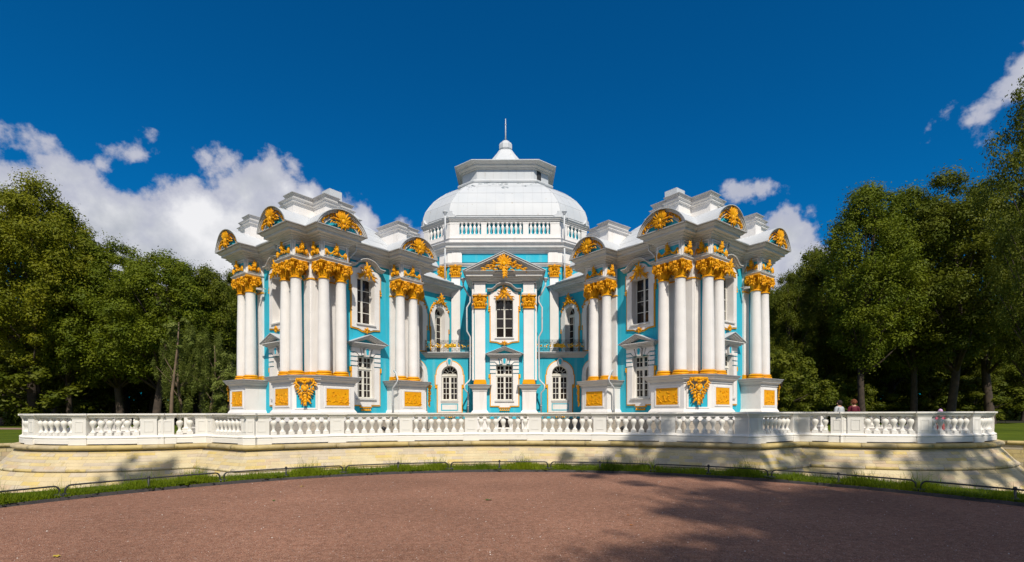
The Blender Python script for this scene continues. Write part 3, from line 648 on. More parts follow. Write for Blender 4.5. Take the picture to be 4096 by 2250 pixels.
# column: shaft with base and capital as its parts
sh = MB(); sh.lathe([(.30, .24), (.31, .30), (.305, 1.2), (.30, 2.2), (.285, 3.4), (.262, 4.6), (.262, 4.98), (.28, 5.03)], 22)
cb = MB(); cb.prism([(-.40, -.40), (.40, -.40), (.40, .40), (-.40, .40)], 0, .035)
cb.lathe([(.36, .035), (.41, .05), (.42, .09), (.40, .13), (.345, .14), (.34, .165), (.375, .175), (.385, .21), (.36, .25), (.31, .26)], 22)
cp = capital()
COLT = tp('column', sh, 'white', [tp('column_base', cb, 'gold', smooth=True), tp('capital', cp, 'gold', smooth=True, ml=T(0, 0, 5.0))], smooth=True)
maskA = mask_ornament(1.25, .66).mesh('mask_ornament', 'gold', True); maskB = mask_ornament(.66, .66).mesh('mask_ornament', 'gold', True)
shellM = shell_ornament().mesh('shell_ornament', 'gold', True)
pend = pendant_ornament().mesh('pendant_ornament', 'gold', True)

# one segmental pediment: front arch, tympanum, barrel roof; local x along the face, y inwards, origin at the middle of the block's front
def seg_pediment():
    hw, rise, z0 = 1.43, .93, 9.39; R = (hw * hw + rise * rise) / (2 * rise); a = math.degrees(math.asin(hw / R)); zc = z0 + rise - R
    ring = lambda r: [(r * sin(rad(t)), zc + r * cos(rad(t))) for t in [-a + 2 * a * i / 20 for i in range(21)]]
    def band(r0, r1, y0, y1): mb_.plate([(x, max(z, z0 + .001)) for x, z in ring(r1)][::-1] + [(x * r0 / R * .999, max(z, z0)) for x, z in ring(R)][0:0] + [(x, max(z, z0)) for x, z in ring(r0)], (), y0, y1)
    mb_ = MB(); band(R - .06, R, -.74, .3); band(R - .12, R - .061, -.69, .3); band(R - .17, R - .121, -.62, .3); band(R - .34, R - .171, -.56, .3); band(R - .39, R - .341, -.60, .3)
    kids = []
    ty = MB(); r2 = R - .38; pts = [(x, z) for x, z in ring(r2) if z > z0]; ty.plate([(pts[0][0], z0)] + pts[::1] + [(pts[-1][0], z0)], (), -.52, .2)
    kids.append(tp('tympanum', ty, 'cyan'))
    rf = MB(); rr = ring(R + .012); r3 = ring(R + .04)
    for i in range(20):
        (xa, za), (xb, zb) = rr[i], rr[i + 1]; (xc, zc2), (xd, zd) = r3[i], r3[i + 1]
        f = 1.0 if 4 < i < 15 else .0
        ya0 = -.76 - .13 * sin(pi * i / 20) ** 2; ya1 = -.76 - .13 * sin(pi * (i + 1) / 20) ** 2
        rf.add([(xa, ya0, za), (xb, ya1, zb), (xb, 2.4, zb), (xa, 2.4, za), (xc, ya0, zc2), (xd, ya1, zd), (xd, 2.4, zd), (xc, 2.4, zc2)], [(0, 1, 2, 3), (4, 7, 6, 5), (0, 4, 5, 1), (3, 2, 6, 7), (0, 3, 7, 4), (1, 5, 6, 2)])
    kids.append(tp('barrel_roof', rf, 'roofm'))
    seam = MB()
    for y in (-.15, .55, 1.3): seam.plate([(x * 1.0, z + .035) for x, z in ring(R)] + [(x, z + .052) for x, z in ring(R)][::-1], (), y, y + .02)
    kids.append(tp('roof_seam', seam, 'under'))
    o = MB(); o.join(shell_ornament(h=.87), T(0, -.60, 9.41))
    for s in (-1, 1): garland(o, [(s * .50, 10.05), (s * .78, 9.91), (s * 1.0, 9.72), (s * 1.12, 9.52)], .12, 9, -.60)
    kids.append(tp('shell_ornament', o, 'gold', smooth=True))
    return tp('segmental_pediment', mb_, 'trimw', kids)
SEGP = seg_pediment()
downp = MB()
def pipe(name, pts, parent, Mw, funnel=True, r=.055):
    mb = MB(); mb.tube(pts, r, 8)
    if funnel:
        p = pts[0]; mb.lathe([(.06, -.05), (.10, .05), (.17, .17), (.19, .19), (.19, .25), (.15, .26)], 12, T(p[0], p[1], p[2]))
    for a, b in zip(pts, pts[1:]):
        if abs(a[0] - b[0]) < .01 and abs(a[2] - b[2]) > 1.2:
            k = int(abs(a[2] - b[2]) / 1.3)
            for i in range(1, k + 1): z = a[2] + (b[2] - a[2]) * i / (k + 1); mb.lathe([(r + .012, -.02), (r + .012, .02)], 8, T(a[0], a[1], z))
    return put(name, mb.mesh(name, 'pipe', True), parent, Mw)

def attic(pth, Mx):
    a = MB(); a.sweep(pth, [(0, 9.5), (0, 10.74), (.03, 10.76), (.03, 10.81), (.08, 10.84), (.12, 10.86), (.12, 10.94), (.17, 10.97)], True)
    l0 = MB(); l0.sweep(pth, [(.17, 10.97), (.19, 10.975), (.19, 11.0), (.03, 11.02)], True)
    l1 = MB(); l1.sweep(pth, [(.03, 11.02), (.03, 11.17), (.06, 11.19), (.06, 11.22), (.11, 11.28)], True, None)
    l2 = MB(); l2.sweep(pth, [(.11, 11.28), (.13, 11.285), (.13, 11.315), (.12, 11.32)], True); l3 = MB(); l3.sweep(pth, [(.12, 11.32), (-.06, 11.37)], True, 'top')
    build(tp('attic', a, 'white', [tp('attic_ledge', l0, 'lip'), tp('attic_cornice', l1, 'trimw'), tp('attic_lip', l2, 'lip'), tp('attic_cap', l3, 'roofm')]), PAV, Mx)
def cabinet(CM, far=False):
    """square corner cabinet; local a,b axes along its two visible walls from the front corner"""
    path = []; ped = []; att = []
    def rot(k, p):   # rotate a point about the cabinet's middle by k quarter turns
        x, y = p[0] - S / 2, p[1] - S / 2
        for _ in range(k): x, y = -y, x
        return (x + S / 2, y + S / 2)
    F = [(.63, .63), (.63, -.35), (2.20, -.35), (2.20, .63), (S - 2.20, .63), (S - 2.20, -.35), (S - .63, -.35), (S - .63, .63)]
    P = [(.45, -.5), (2.45, -.5), (2.45, .72), (S - 2.45, .72), (S - 2.45, -.5), (S - .45, -.5)]
    for k in range(4):
        path += [rot(k, p) for p in F[:-1]]; ped += [rot(k, p) for p in P]
    # walls
    for k in range(4):
        Mk = CM @ T(S / 2, S / 2, 0) @ Matrix.Rotation(k * pi / 2, 4, 'Z') @ T(0, -S / 2 + .65, 0)
        if k in (0, 3):
            put('wall', wall(-S / 2 + .65, S / 2 - .655, -.42, 8.62, [(0, HOLE['U']), (0, HOLE['L'])]), PAV, Mk)
            build(WU, PAV, Mk); build(WL, PAV, Mk)
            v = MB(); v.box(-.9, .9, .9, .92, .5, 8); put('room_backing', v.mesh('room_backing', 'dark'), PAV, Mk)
        else: put('wall', wall(-S / 2 + .65, S / 2 - .655, -.42, 8.62, []), PAV, Mk)
        for s in (-1, 1):      # pilasters behind the columns
            Mp = Mk @ Matrix.Diagonal((s, 1, 1, 1))
            for (xa, xb) in ((2.80, 3.36), (1.72, 2.32)):
                p = MB(); p.box(xa, xb, -.10, 0, 1.9, 8.60)
                b = MB(); b.box(xa - .04, xb + .04, -.15, 0, 1.93, 2.0); b.box(xa - .02, xb + .02, -.13, 0, 2.0, 2.16)
                n = MB(); n.box(xa - .03, xb + .03, -.14, 0, 6.96, 7.03)
                build(tp('pilaster', p, 'white', [tp('pilaster_base', b, 'gold'), tp('necking', n, 'gold')]), PAV, Mp)
            for t in (2.0, 3.0): build(COLT, PAV, Mk @ T(s * t, -.65, 1.92))
            Mb = Mk @ T(s * 2.565, -1.0, 0)
            # entablature block over the pair
            fz = MB(); fz.box(-.785, .785, 0, .99, 7.92, 8.78)
            ar = MB(); ar.sweep([(-.785, .97), (-.785, 0), (.785, 0), (.785, .97)], [(0, 7.82), (.05, 7.82), (.05, 7.87), (.09, 7.90), (.12, 7.95), (.12, 7.98), (.0, 8.0)]); ar.box(-.82, .82, .003, .97, 7.80, 7.92)
            blk = build(tp('frieze_block', fz, 'white', [tp('architrave', ar, 'trimw')]), PAV, Mb)
            for (mm, w, Mx) in ((maskA, 1.24, T(0, 0, 0)), (maskB, .60, T(-.785, .42, 0) @ Matrix.Rotation(-pi / 2, 4, 'Z')), (maskB, .60, T(.785, .42, 0) @ Matrix.Rotation(pi / 2, 4, 'Z'))):
                pn = MB(); pn.plate([(-w / 2, 8.12), (w / 2, 8.12), (w / 2, 8.72), (-w / 2, 8.72)], (), -.006, .01); put('frieze_panel', pn.mesh('frieze_panel', 'cyan'), blk, Mb @ Mx)
                fb = MB(); a_, b_ = w / 2, w / 2 + .05; fb.plate([(-b_, 8.07), (b_, 8.07), (b_, 8.775), (-b_, 8.775)], [[(-a_, 8.12), (a_, 8.12), (a_, 8.72), (-a_, 8.72)]], -.05, 0); put('frieze_border', fb.mesh('frieze_border', 'white'), blk, Mb @ Mx)
                put('mask_ornament', mm, blk, Mb @ Mx @ T(0, -.02, 8.11))
            build(SEGP, PAV, Mb)
            # relief panel on the pedestal
            Mr = Mk @ T(s * 2.53, -1.15, 0)
            rp = relief_panel(1.32, .86, RO.randint(0, 999), 4)
            bd = MB(); bd.plate([(-.74, .30), (.74, .30), (.74, 1.34), (-.74, 1.34)], [[(-.66, .38), (.66, .38), (.66, 1.26), (-.66, 1.26)]], -.03, .0)
            o = put('relief_panel', rp.mesh('relief_panel', 'gold', False), PAV, Mr @ T(0, 0, .39)); put('panel_border', bd.mesh('panel_border', 'white'), o, Mr)
            if s > 0: pass
        # attic blocks
        for s in (-1, 1):
            if (k, s) in ((0, -1), (3, 1), (1, 1), (2, -1)): continue       # these two meet in one corner attic
            pth = [(1.74, .12), (2.40, .12), (2.40, .37), (3.42, .37), (3.42, 1.9), (1.74, 1.9)]
            if s < 0: pth = [(-x, y) for x, y in pth][::-1]
            attic([(x, y - .90) for x, y in pth], Mk)
    for k in (0, 2):
        attic([rot(k, p) for p in ((.98, .98), (.98, -.13), (1.68, -.13), (1.68, .12), (2.70, .12), (2.70, 1.9), (1.9, 1.9), (1.9, 2.70), (.12, 2.70), (.12, 1.68), (-.13, 1.68), (-.13, .98))], CM)
    # attic walls joining the two blocks at each corner are part of the blocks above; corner pedestals
    for k in range(4):
        poly = [rot(k, p) for p in ((.45, -.5), (2.45, -.5), (2.45, .66), (.7, .66), (.7, 2.45), (-.5, 2.45), (-.5, .45))]
        die = MB(); die.sweep(poly, [(.10, -.02), (.10, .03), (.03, .14), (0, .18), (0, 1.45)], True)
        co = MB(); co.sweep(poly, [(0, 1.45), (.05, 1.47), (.05, 1.52), (.03, 1.54), (.10, 1.62), (.20, 1.68), (.20, 1.72), (.27, 1.78), (.30, 1.86)], True)
        lp = MB(); lp.sweep(poly, [(.30, 1.86), (.34, 1.865), (.34, 1.89), (.0, 1.918)], True, 'top')
        pdl = build(tp('pedestal', die, 'white', [tp('pedestal_cornice', co, 'trimw'), tp('pedestal_lip', lp, 'lip')]), PAV, CM)
        Mc = CM @ T(S / 2, S / 2, 0) @ Matrix.Rotation(k * pi / 2, 4, 'Z') @ T(-S / 2 - .025, -S / 2 - .025, 0) @ Matrix.Rotation(-pi / 4, 4, 'Z')
        cp_ = MB(); cp_.plate([(-.46, .26), (.46, .26), (.46, 1.40), (-.46, 1.40)], (), -.012, .02); put('sunk_panel', cp_.mesh('sunk_panel', 'cyan'), pdl, Mc)
        cbd = MB(); cbd.plate([(-.56, .18), (.56, .18), (.56, 1.45), (-.56, 1.45)], [[(-.46, .26), (.46, .26), (.46, 1.40), (-.46, 1.40)]], -.04, .0); put('panel_border', cbd.mesh('panel_border', 'white'), pdl, Mc)
        put('pendant_ornament', pend, pdl, Mc @ T(0, -.06, 1.76))
    e = MB(); e.sweep(path, CORN, True); e2 = MB(); e2.sweep(path, LIP, True); e3 = MB(); e3.sweep(path, [(.73, 9.39), (.55, 9.41)], True, 'top')
    build(tp('entablature', e, 'trimw', [tp('cornice_lip', e2, 'lip'), tp('cornice_roof', e3, 'roofm')]), PAV, CM)
    base = MB(); base.sweep(ped, [(.10, -1.14), (.10, -.44), (.0, -.43)], True); bw = MB(); bw.sweep(ped, [(.13, -.43), (.13, -.06), (.08, -.02), (-.4, -.02)], True, None)
    build(tp('base_course', base, 'plinth', [tp('base_band', bw, 'white')]), PAV, CM)
    # hipped roof with a chimney at its top
    c = S / 2; e0 = -.05; r0 = .42; z0, z1 = 9.40, 12.45
    for k in range(4):
        mk = Matrix.Rotation(k * pi / 2, 4, 'Z'); n = 5
        for i in range(n):
            t0, t1 = i / n, (i + 1) / n; h0 = c - e0 + (r0 - c + e0) * t0; h1 = c - e0 + (r0 - c + e0) * t1; cols = max(2, int(h0 * 2 / 1.3))
            for j in range(cols):
                u0, u1 = -1 + 2 * j / cols + .004, -1 + 2 * (j + 1) / cols - .004
                m = MB(); za, zb = z0 + (z1 - z0) * t0, z0 + (z1 - z0) * t1 - .008
                m.add([(h0 * u0, -h0, za), (h0 * u1, -h0, za), (h1 * u1, -h1, zb), (h1 * u0, -h1, zb), (h0 * u0, -h0 + .03, za - .04), (h0 * u1, -h0 + .03, za - .04), (h1 * u1, -h1 + .03, zb - .04), (h1 * u0, -h1 + .03, zb - .04)], [(0, 1, 2, 3), (0, 4, 5, 1), (1, 5, 6, 2), (2, 6, 7, 3), (3, 7, 4, 0)])
                if k in (0, 3) and i < 4: put('roof_sheet', m.mesh('roof_sheet', 'roofm'), PAV, CM @ T(c, c, 0) @ mk)
    ur = MB(); ur.add([(-c + e0, -c + e0, z0 - .02), (c - e0, -c + e0, z0 - .02), (c - e0, c - e0, z0 - .02), (-c + e0, c - e0, z0 - .02), (-r0, -r0, z1 - .02), (r0, -r0, z1 - .02), (r0, r0, z1 - .02), (-r0, r0, z1 - .02)], [(0, 1, 5, 4), (1, 2, 6, 5), (2, 3, 7, 6), (3, 0, 4, 7), (4, 5, 6, 7)])
    ro = put('roof', ur.mesh('roof', 'under'), PAV, CM @ T(c, c, 0))
    ch = MB(); ch.box(-.42, .42, -.42, .42, 12.2, 13.55); ch.box(-.50, .50, -.50, .50, 12.66, 12.76); ch.box(-.55, .55, -.55, .55, 12.60, 12.66)
    put('chimney', ch.mesh('chimney', 'roofm'), ro, CM @ T(c, c, 0))
    rp2 = MB(); rp2.lathe([(1.3 * 1.41, 11.9), (.62 * 1.41, 12.62)], 4, Matrix.Rotation(pi / 4, 4, 'Z')); put('roof_cap', rp2.mesh('roof_cap', 'roofm'), ro, CM @ T(c, c, 0))
    # gutters with downpipes between the blocks
    for k in (0, 3):
        Mk = CM @ T(S / 2, S / 2, 0) @ Matrix.Rotation(k * pi / 2, 4, 'Z') @ T(0, -S / 2 + .65, 0)
        g = MB(); g.tube([(-1.1, -.72, 9.40), (1.1, -.72, 9.40)], .07, 8); put('gutter', g.mesh('gutter', 'pipe', True), PAV, Mk)
        s_ = -1 if k == 0 else 1
        pipe('downpipe', [(s_ * 1.15, -.78, 9.12), (s_ * 1.15, -.78, 8.85), (s_ * 1.62, -.30, 8.1), (s_ * 1.66, -.16, 7.7), (s_ * 1.66, -.16, 2.2)], PAV, Mk)
    Mk = CM @ T(S / 2, S / 2, 0) @ T(0, -S / 2 + .65, 0)
    pipe('downpipe', [(1.60, -.55, 2.5), (1.56, -.8, 2.35), (1.16, -1.42, 1.95), (1.12, -1.46, 1.75), (1.22, -.95, 1.45), (1.24, -.9, 1.3), (1.24, -.9, -.4)], PAV, Mk, False)

cabinet(CABL)
cabinet(MIR @ CABL)

# galleries between cabinets and hall
def gallery(CM):
    b0 = 2.9; a0, a1 = S - .66, 13.6
    Mg = CM @ T(0, b0, 0)
    put('wall', wall(a0, a1, -.42, 8.62, [(9.80, HOLE['AU']), (11.95, HOLE['AU']), (9.80, HOLE['AL'])]), PAV, Mg)
    for a in (9.80, 11.95): build(AU, PAV, Mg @ T(a, 0, 0))
    build(AL, PAV, Mg @ T(9.80, 0, 0))
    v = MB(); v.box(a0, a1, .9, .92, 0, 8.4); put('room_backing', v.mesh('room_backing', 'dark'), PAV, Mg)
    bk = MB(); bk.box(a0, a1, 3.2, 3.6, -1.12, 8.7); put('wall', bk.mesh('wall', 'cyan'), PAV, Mg)
    e = MB(); e.sweep([(a0 - .3, 0), (a1 + .2, 0)], CORN); l = MB(); l.sweep([(a0 - .3, 0), (a1 + .2, 0)], LIP)
    build(tp('entablature', e, 'trimw', [tp('cornice_lip', l, 'lip')]), PAV, Mg)
    n = 6
    for i in range(n):
        for j in range(3):
            x0, x1 = a0 - .3 + (a1 - a0 + .6) * i / n, a0 - .3 + (a1 - a0 + .6) * (i + 1) / n - .02; y0, y1 = -.70 + 2.5 * j / 3, -.70 + 2.5 * (j + 1) / 3 - .02; z = lambda y: 9.40 + (y + .7) * .52
            m = MB(); m.add([(x0, y0, z(y0)), (x1, y0, z(y0)), (x1, y1, z(y1)), (x0, y1, z(y1)), (x0, y0, z(y0) - .03), (x1, y0, z(y0) - .03), (x1, y1, z(y1) - .03), (x0, y1, z(y1) - .03)], [(0, 1, 2, 3), (0, 4, 5, 1), (1, 5, 6, 2), (2, 6, 7, 3), (3, 7, 4, 0)])
            put('roof_sheet', m.mesh('roof_sheet', 'roofm'), PAV, Mg)
    u = MB(); u.add([(a0 - .3, -.7, 9.36), (a1 + .3, -.7, 9.36), (a1 + .3, 1.8, 10.64), (a0 - .3, 1.8, 10.64), (a1 + .3, 4.2, 9.36), (a0 - .3, 4.2, 9.36)], [(0, 1, 2, 3), (3, 2, 4, 5)]); put('roof', u.mesh('roof', 'under'), PAV, Mg)
    g = MB(); g.tube([(8.9, -.74, 9.42), (12.7, -.74, 9.42)], .06, 8); put('gutter', g.mesh('gutter', 'pipe', True), PAV, Mg)
    pipe('downpipe', [(8.35, -.85, 9.15), (8.35, -.85, 8.8), (8.15, -.4, 8.2), (7.9, -.2, 7.9)], PAV, Mg)
    bs = MB(); bs.box(a0, 10.9, -.10, 0, -1.14, -.43); put('base_course', bs.mesh('base_course', 'plinth'), PAV, Mg)
gallery(CABL); gallery(MIR @ CABL)

# lower storey in front of the hall with its balcony
for CM, s in ((B, 1), (MIR @ B, -1)):
    Ml = CM @ T(-3.89, 35.5, 0)
    put('wall', wall(-1.66, 1.82, -.42, 3.9, [(0, HOLE['AL'])]), PAV, Ml); build(AL, PAV, Ml)
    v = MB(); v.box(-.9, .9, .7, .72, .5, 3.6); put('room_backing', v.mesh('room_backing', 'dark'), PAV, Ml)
    bs = MB(); bs.box(-1.9, 1.84, -.10, .4, -1.14, -.43); put('base_course', bs.mesh('base_course', 'plinth'), PAV, Ml)
    dr = MB()
    for i in range(5): dr.lathe([(.065, 0), (.07, .02), (.03, .10), (.015, .13)], 8, T(-.28 + .14 * i, -.14, -.36))
    dr.box(-.34, .34, -.16, -.10, -.22, -.14); put('drop_ornament', dr.mesh('drop_ornament', 'gold', True), PAV, Ml)
    bp = [(-2.25, 0), (1.80, 0)]
    e = MB(); e.sweep(bp, [(0, 3.86), (.06, 3.87), (.06, 3.92), (.12, 3.98), (.20, 4.02), (.20, 4.06), (.28, 4.12), (.34, 4.20)]); e.box(-2.2, 1.8, -.33, 2.1, 4.12, 4.20)
    fl = MB(); fl.box(-2.3, 1.80, -.40, 2.1, 4.202, 4.25)
    bal = build(tp('balcony', e, 'trimw', [tp('balcony_floor', fl, 'roofm')]), PAV, Ml)
    # wrought-iron railing with gilded flowers
    y = -.30; rl = MB(); x0, x1 = -1.66, 1.80
    for z in (4.30, 4.36, 4.98, 5.06): rl.box(x0, x1, y - .012, y + .012, z, z + .022)
    k = int((x1 - x0) / .30)
    for i in range(k + 1):
        x = x0 + (x1 - x0) * i / k; rl.box(x - .010, x + .010, y - .01, y + .01, 4.25, 5.06)
    def scr(c, r, sg, a0, up=1):
        pts = []
        for i in range(15):
            t = i / 14; q = r * (1 - .8 * t); a = rad(a0) + sg * 2 * pi * 1.4 * t; pts.append((c[0] + q * cos(a), y, c[1] + q * sin(a)))
        rl.tube(pts, .011, 4)
    for i in range(k):
        xm = x0 + (x1 - x0) * (i + .5) / k
        for q in (-1, 1):
            scr((xm + q * .07, 4.88), .068, q, 90); scr((xm + q * .07, 4.47), .068, -q, -90)
    put('railing', rl.mesh('railing', 'iron'), bal, Ml)
    gl = MB(); r = random.Random(5)
    for i in range(k):
        xm = x0 + (x1 - x0) * (i + .5) / k; dense = abs(xm - .12) < .45
        for j in range(9 if dense else 5): leaf(gl, (xm + r.uniform(-.10, .10), 4.67 + r.uniform(-.09, .09)), r.uniform(0, 360), .15, .075, .04, .05, y)
        if dense or i % 2: gl.blob((xm, y - .04, 4.68), (.09 if dense else .05, .04, .08 if dense else .05), 7, 5)
    pq = MB(); pq.box(-.26, .50, y - .05, y - .02, 4.56, 4.80); put('gilded_plaque', pq.mesh('gilded_plaque', 'gilt'), bal, Ml)
    tag(put('gilded_flowers', gl.mesh('gilded_flowers', 'gilt', True), bal, Ml), kind='stuff')

# hall: irregular octagon with frieze, cornice, attic balustrade and dome
OCT = [(-4.2, 37.5), (4.2, 37.5), (6.5, 39.4), (6.5, 48.6), (4.2, 50.5), (-4.2, 50.5), (-6.5, 48.6), (-6.5, 39.4)]
hb = MB(); hb.sweep(OCT, [(0, -1.12), (0, 11.2)], True); put('wall', hb.mesh('wall', 'cyan'), PAV, B)
fr_ = MB(); fr_.sweep(OCT, [(0, 10.86), (.08, 10.88), (.08, 10.93), (.14, 10.98), (.18, 11.06), (.18, 11.10), (.02, 11.14)], True); put('architrave', fr_.mesh('architrave', 'trimw'), PAV, B)
f2 = MB(); f2.sweep(OCT, [(.0, 11.1), (0, 11.92)], True); put('frieze', f2.mesh('frieze', 'cyan'), PAV, B)
HC = [(.0, 11.85), (.08, 11.87), (.08, 11.93), (.15, 12.0), (.15, 12.06), (.28, 12.12), (.28, 12.17), (.42, 12.20), (.42, 12.36), (.48, 12.42), (.54, 12.48)]
hc = MB(); hc.sweep(OCT, HC, True); hl = MB(); hl.sweep(OCT, [(.54, 12.48), (.58, 12.49), (.58, 12.53), (.1, 12.62)], True)
build(tp('entablature', hc, 'trimw', [tp('cornice_lip', hl, 'lip')]), PAV, B)
CAPT = None
def pil_capital(w=.82, h=.82):
    mb = MB()
    mb.box(-w * .36, w * .36, -.08, 0, 0, h * .84)
    mb.box(-w * .46, w * .46, -.15, 0, 0, .05); mb.box(-w * .42, w * .42, -.12, 0, .05, .08); mb.box(-w * .58, w * .58, -.24, 0, h * .90, h)
    mb.box(-w * .50, w * .50, -.18, 0, h * .85, h * .90)
    for i in range(5): leaf(mb, ((i - 2) * w * .19, .08), 90, .30, .13, .08, .10, -.08)
    for i in range(4): leaf(mb, ((i - 1.5) * w * .19, .22), 90, .26, .11, .08, .12, -.10)
    for s in (-1, 1):
        for dy in (-.14, -.20): spiral(mb, (s * w * .40, h * .64), .145, 1.8, 90, .030, dy, s)
        mb.blob((s * w * .40, -.2, h * .64), (.04, .05, .04), 6, 4)
        leaf(mb, (s * w * .30, h * .34), 90 - s * 28, .22, .09, .07, .06, -.12); leaf(mb, (s * w * .52, h * .44), -90 + s * 10, .24, .08, .06, .03, -.10)
        swag(mb, 0, s * w * .32, h * .56, .10, .028, -.18)
    mb.tube([(-w * .30, -.18, h * .80), (0, -.20, h * .74), (w * .30, -.18, h * .80)], .030, 5)
    mb.blob((0, -.2, h * .93), (.08, .07, .09), 8, 5)
    for a in (40, 65, 90, 115, 140): leaf(mb, (0, h * .90), a, .19, .07, .05, .04, -.20)
    for a in (-110, -90, -70): leaf(mb, (0, h * .62), a, .18, .07, .07, .04, -.16)
    return mb
pcM = pil_capital().mesh('capital', 'gold', True)
def pilaster(Mw, z0, z1, w, cap_h=.86, base=True, d=.14):
    p = MB(); p.box(-w / 2, w / 2, -d, 0, z0, z1)
    o = put('pilaster', p.mesh('pilaster', 'white'), PAV, Mw)
    put('capital', pcM, o, Mw @ T(0, -d * .6, z1 + .0) @ Matrix.Diagonal((w / .66, 1, cap_h / .82, 1)))
    f = MB(); f.box(-w / 2, w / 2, -d, 0, z1, z1 + cap_h); put('capital_core', f.mesh('capital_core', 'gold'), o, Mw)
    if base:
        b = MB(); b.box(-w / 2 - .08, w / 2 + .08, -d - .08, 0, z0 - .30, z0 - .18); b.box(-w / 2 - .06, w / 2 + .06, -d - .06, 0, z0 - .18, z0 - .06); b.box(-w / 2 - .03, w / 2 + .03, -d - .03, 0, z0 - .06, z0 + .01)
        put('pilaster_base', b.mesh('pilaster_base', 'gold'), o, Mw)
    return o
for CM in (B, MIR @ B):
    pilaster(CM @ T(-3.66, 37.5, 0), 4.2, 10.06, .64, .82, False)
    pw = MB(); pw.box(-.34, .34, -.14, 0, 11.16, 11.9); put('frieze_pier', pw.mesh('frieze_pier', 'white'), PAV, CM @ T(-3.60, 37.5, 0))
    d = Vector((-2.3, 1.9)).normalized(); an = math.atan2(-d.y, -d.x)
    Md = CM @ T(-4.2 + d.x * .50, 37.5 + d.y * .50, 0) @ Matrix.Rotation(an, 4, 'Z')
    pilaster(Md, 4.2, 10.06, .60, .82, False); put('frieze_pier', pw.mesh('frieze_pier', 'white'), PAV, Md)
    cw = MB(); cw.sweep([(-4.2 + d.x * .9, 37.5 + d.y * .9), (-4.2, 37.5), (-3.2, 37.5)], [(.10, 11.15), (.10, 11.88)], False, 'ends'); put('frieze_pier', cw.mesh('frieze_pier', 'white'), PAV, CM)
    pipe('downpipe', [(-4.38, 37.0, 14.55), (-4.38, 37.0, 12.66)], PAV, CM); pipe('downpipe', [(-4.40, 37.05, 12.1), (-4.40, 37.05, 9.9)], PAV, CM, False)
# attic balustrade
ATT = [(-4.1, 37.62), (4.1, 37.62), (6.35, 39.5), (6.35, 48.5), (4.1, 50.38), (-4.1, 50.38), (-6.35, 48.5), (-6.35, 39.5)]
ab = MB(); ab.sweep(ATT, [(.10, 12.5), (.10, 12.95), (.16, 12.98), (.16, 13.05), (.06, 13.08), (.06, 13.32), (0, 13.34), (-.05, 13.34)], True); 
at = build(tp('attic_balustrade', ab, 'white'), PAV, B)
bk = MB(); bk.sweep(ATT, [(-.22, 13.3), (-.22, 14.3)], True); put('attic_backing', bk.mesh('attic_backing', 'cyan'), at, B)
rt = MB(); rt.sweep(ATT, [(-.25, 14.20), (.02, 14.20), (.02, 14.26), (.08, 14.30), (.08, 14.36), (.16, 14.42), (.16, 14.50)], True); put('top_rail', rt.mesh('top_rail', 'trimw'), at, B)
bal_m = MB(); bal_m.lathe([(.10, 0), (.10, .06), (.06, .09), (.05, .16), (.07, .28), (.115, .46), (.12, .55), (.09, .64), (.05, .68), (.055, .72), (.085, .76), (.085, .80), (.11, .81), (.11, .87)], 12); balM = bal_m.mesh('baluster', 'white', True)
def att_face(p, q, spec, Mx):
    P, Q = Vector(p), Vector(q); d = (Q - P).normalized(); Lf = (Q - P).length; an = math.atan2(d.y, d.x); Mf = Mx @ T(P.x, P.y, 0) @ Matrix.Rotation(an, 4, 'Z')
    for it in spec:
        if it[0] == 'p':
            m = MB(); m.box(it[1], it[2], -.06, .2, 13.32, 14.20); m.box(it[1] - .03, it[2] + .03, -.08, .1, 14.10, 14.20); put('pier', m.mesh('pier', 'white'), at, Mf)
        else:
            for i in range(it[3]): put('baluster', balM, at, Mf @ T(it[1] + (it[2] - it[1]) * (i + .5) / it[3], .06, 13.33))
c_ = 4.1
att_face(ATT[0], ATT[1], [('p', 0, .70), ('b', .74, 2.30, 5), ('p', 2.33, 2.74), ('b', 2.77, 5.43, 8), ('p', 5.46, 5.87), ('b', 5.90, 7.46, 5), ('p', 7.5, 8.2)], B)
for CM in (B, MIR @ B):
    Lf = (Vector(ATT[0]) - Vector(ATT[7])).length
    att_face(ATT[7], ATT[0], [('p', 0, .55), ('b', .58, Lf - .78, 4), ('p', Lf - .75, Lf)], CM)
gt = MB(); gt.sweep([(x, y) for x, y in ATT], [(.16, 14.50), (.24, 14.54), (.24, 14.62), (.05, 14.66), (-.3, 14.8)], True); put('gutter', gt.mesh('gutter', 'pipe'), PAV, B)
for CM in (B, MIR @ B):
    c = MB(); c.box(-.26, .26, -.1, .35, 14.6, 15.02); c.prism([(-.26, 0), (-.5, 0), (-.5, .02), (-.26, .02)], 14.6, 14.7)
    for s in (-1, 1): c.plate([(s * .26, 14.6), (s * .62, 14.6), (s * .52, 14.72), (s * .36, 14.80), (s * .26, 14.98)], (), -.06, .2)
    put('roof_acroterion', c.mesh('roof_acroterion', 'roofm'), PAV, CM @ T(-4.18, 37.6, 0) @ Matrix.Rotation(rad(-20), 4, 'Z'))
    put('roof_acroterion', c.mesh('roof_acroterion', 'roofm'), PAV, CM @ T(-6.4, 39.5, 0) @ Matrix.Rotation(rad(-65), 4, 'Z'))
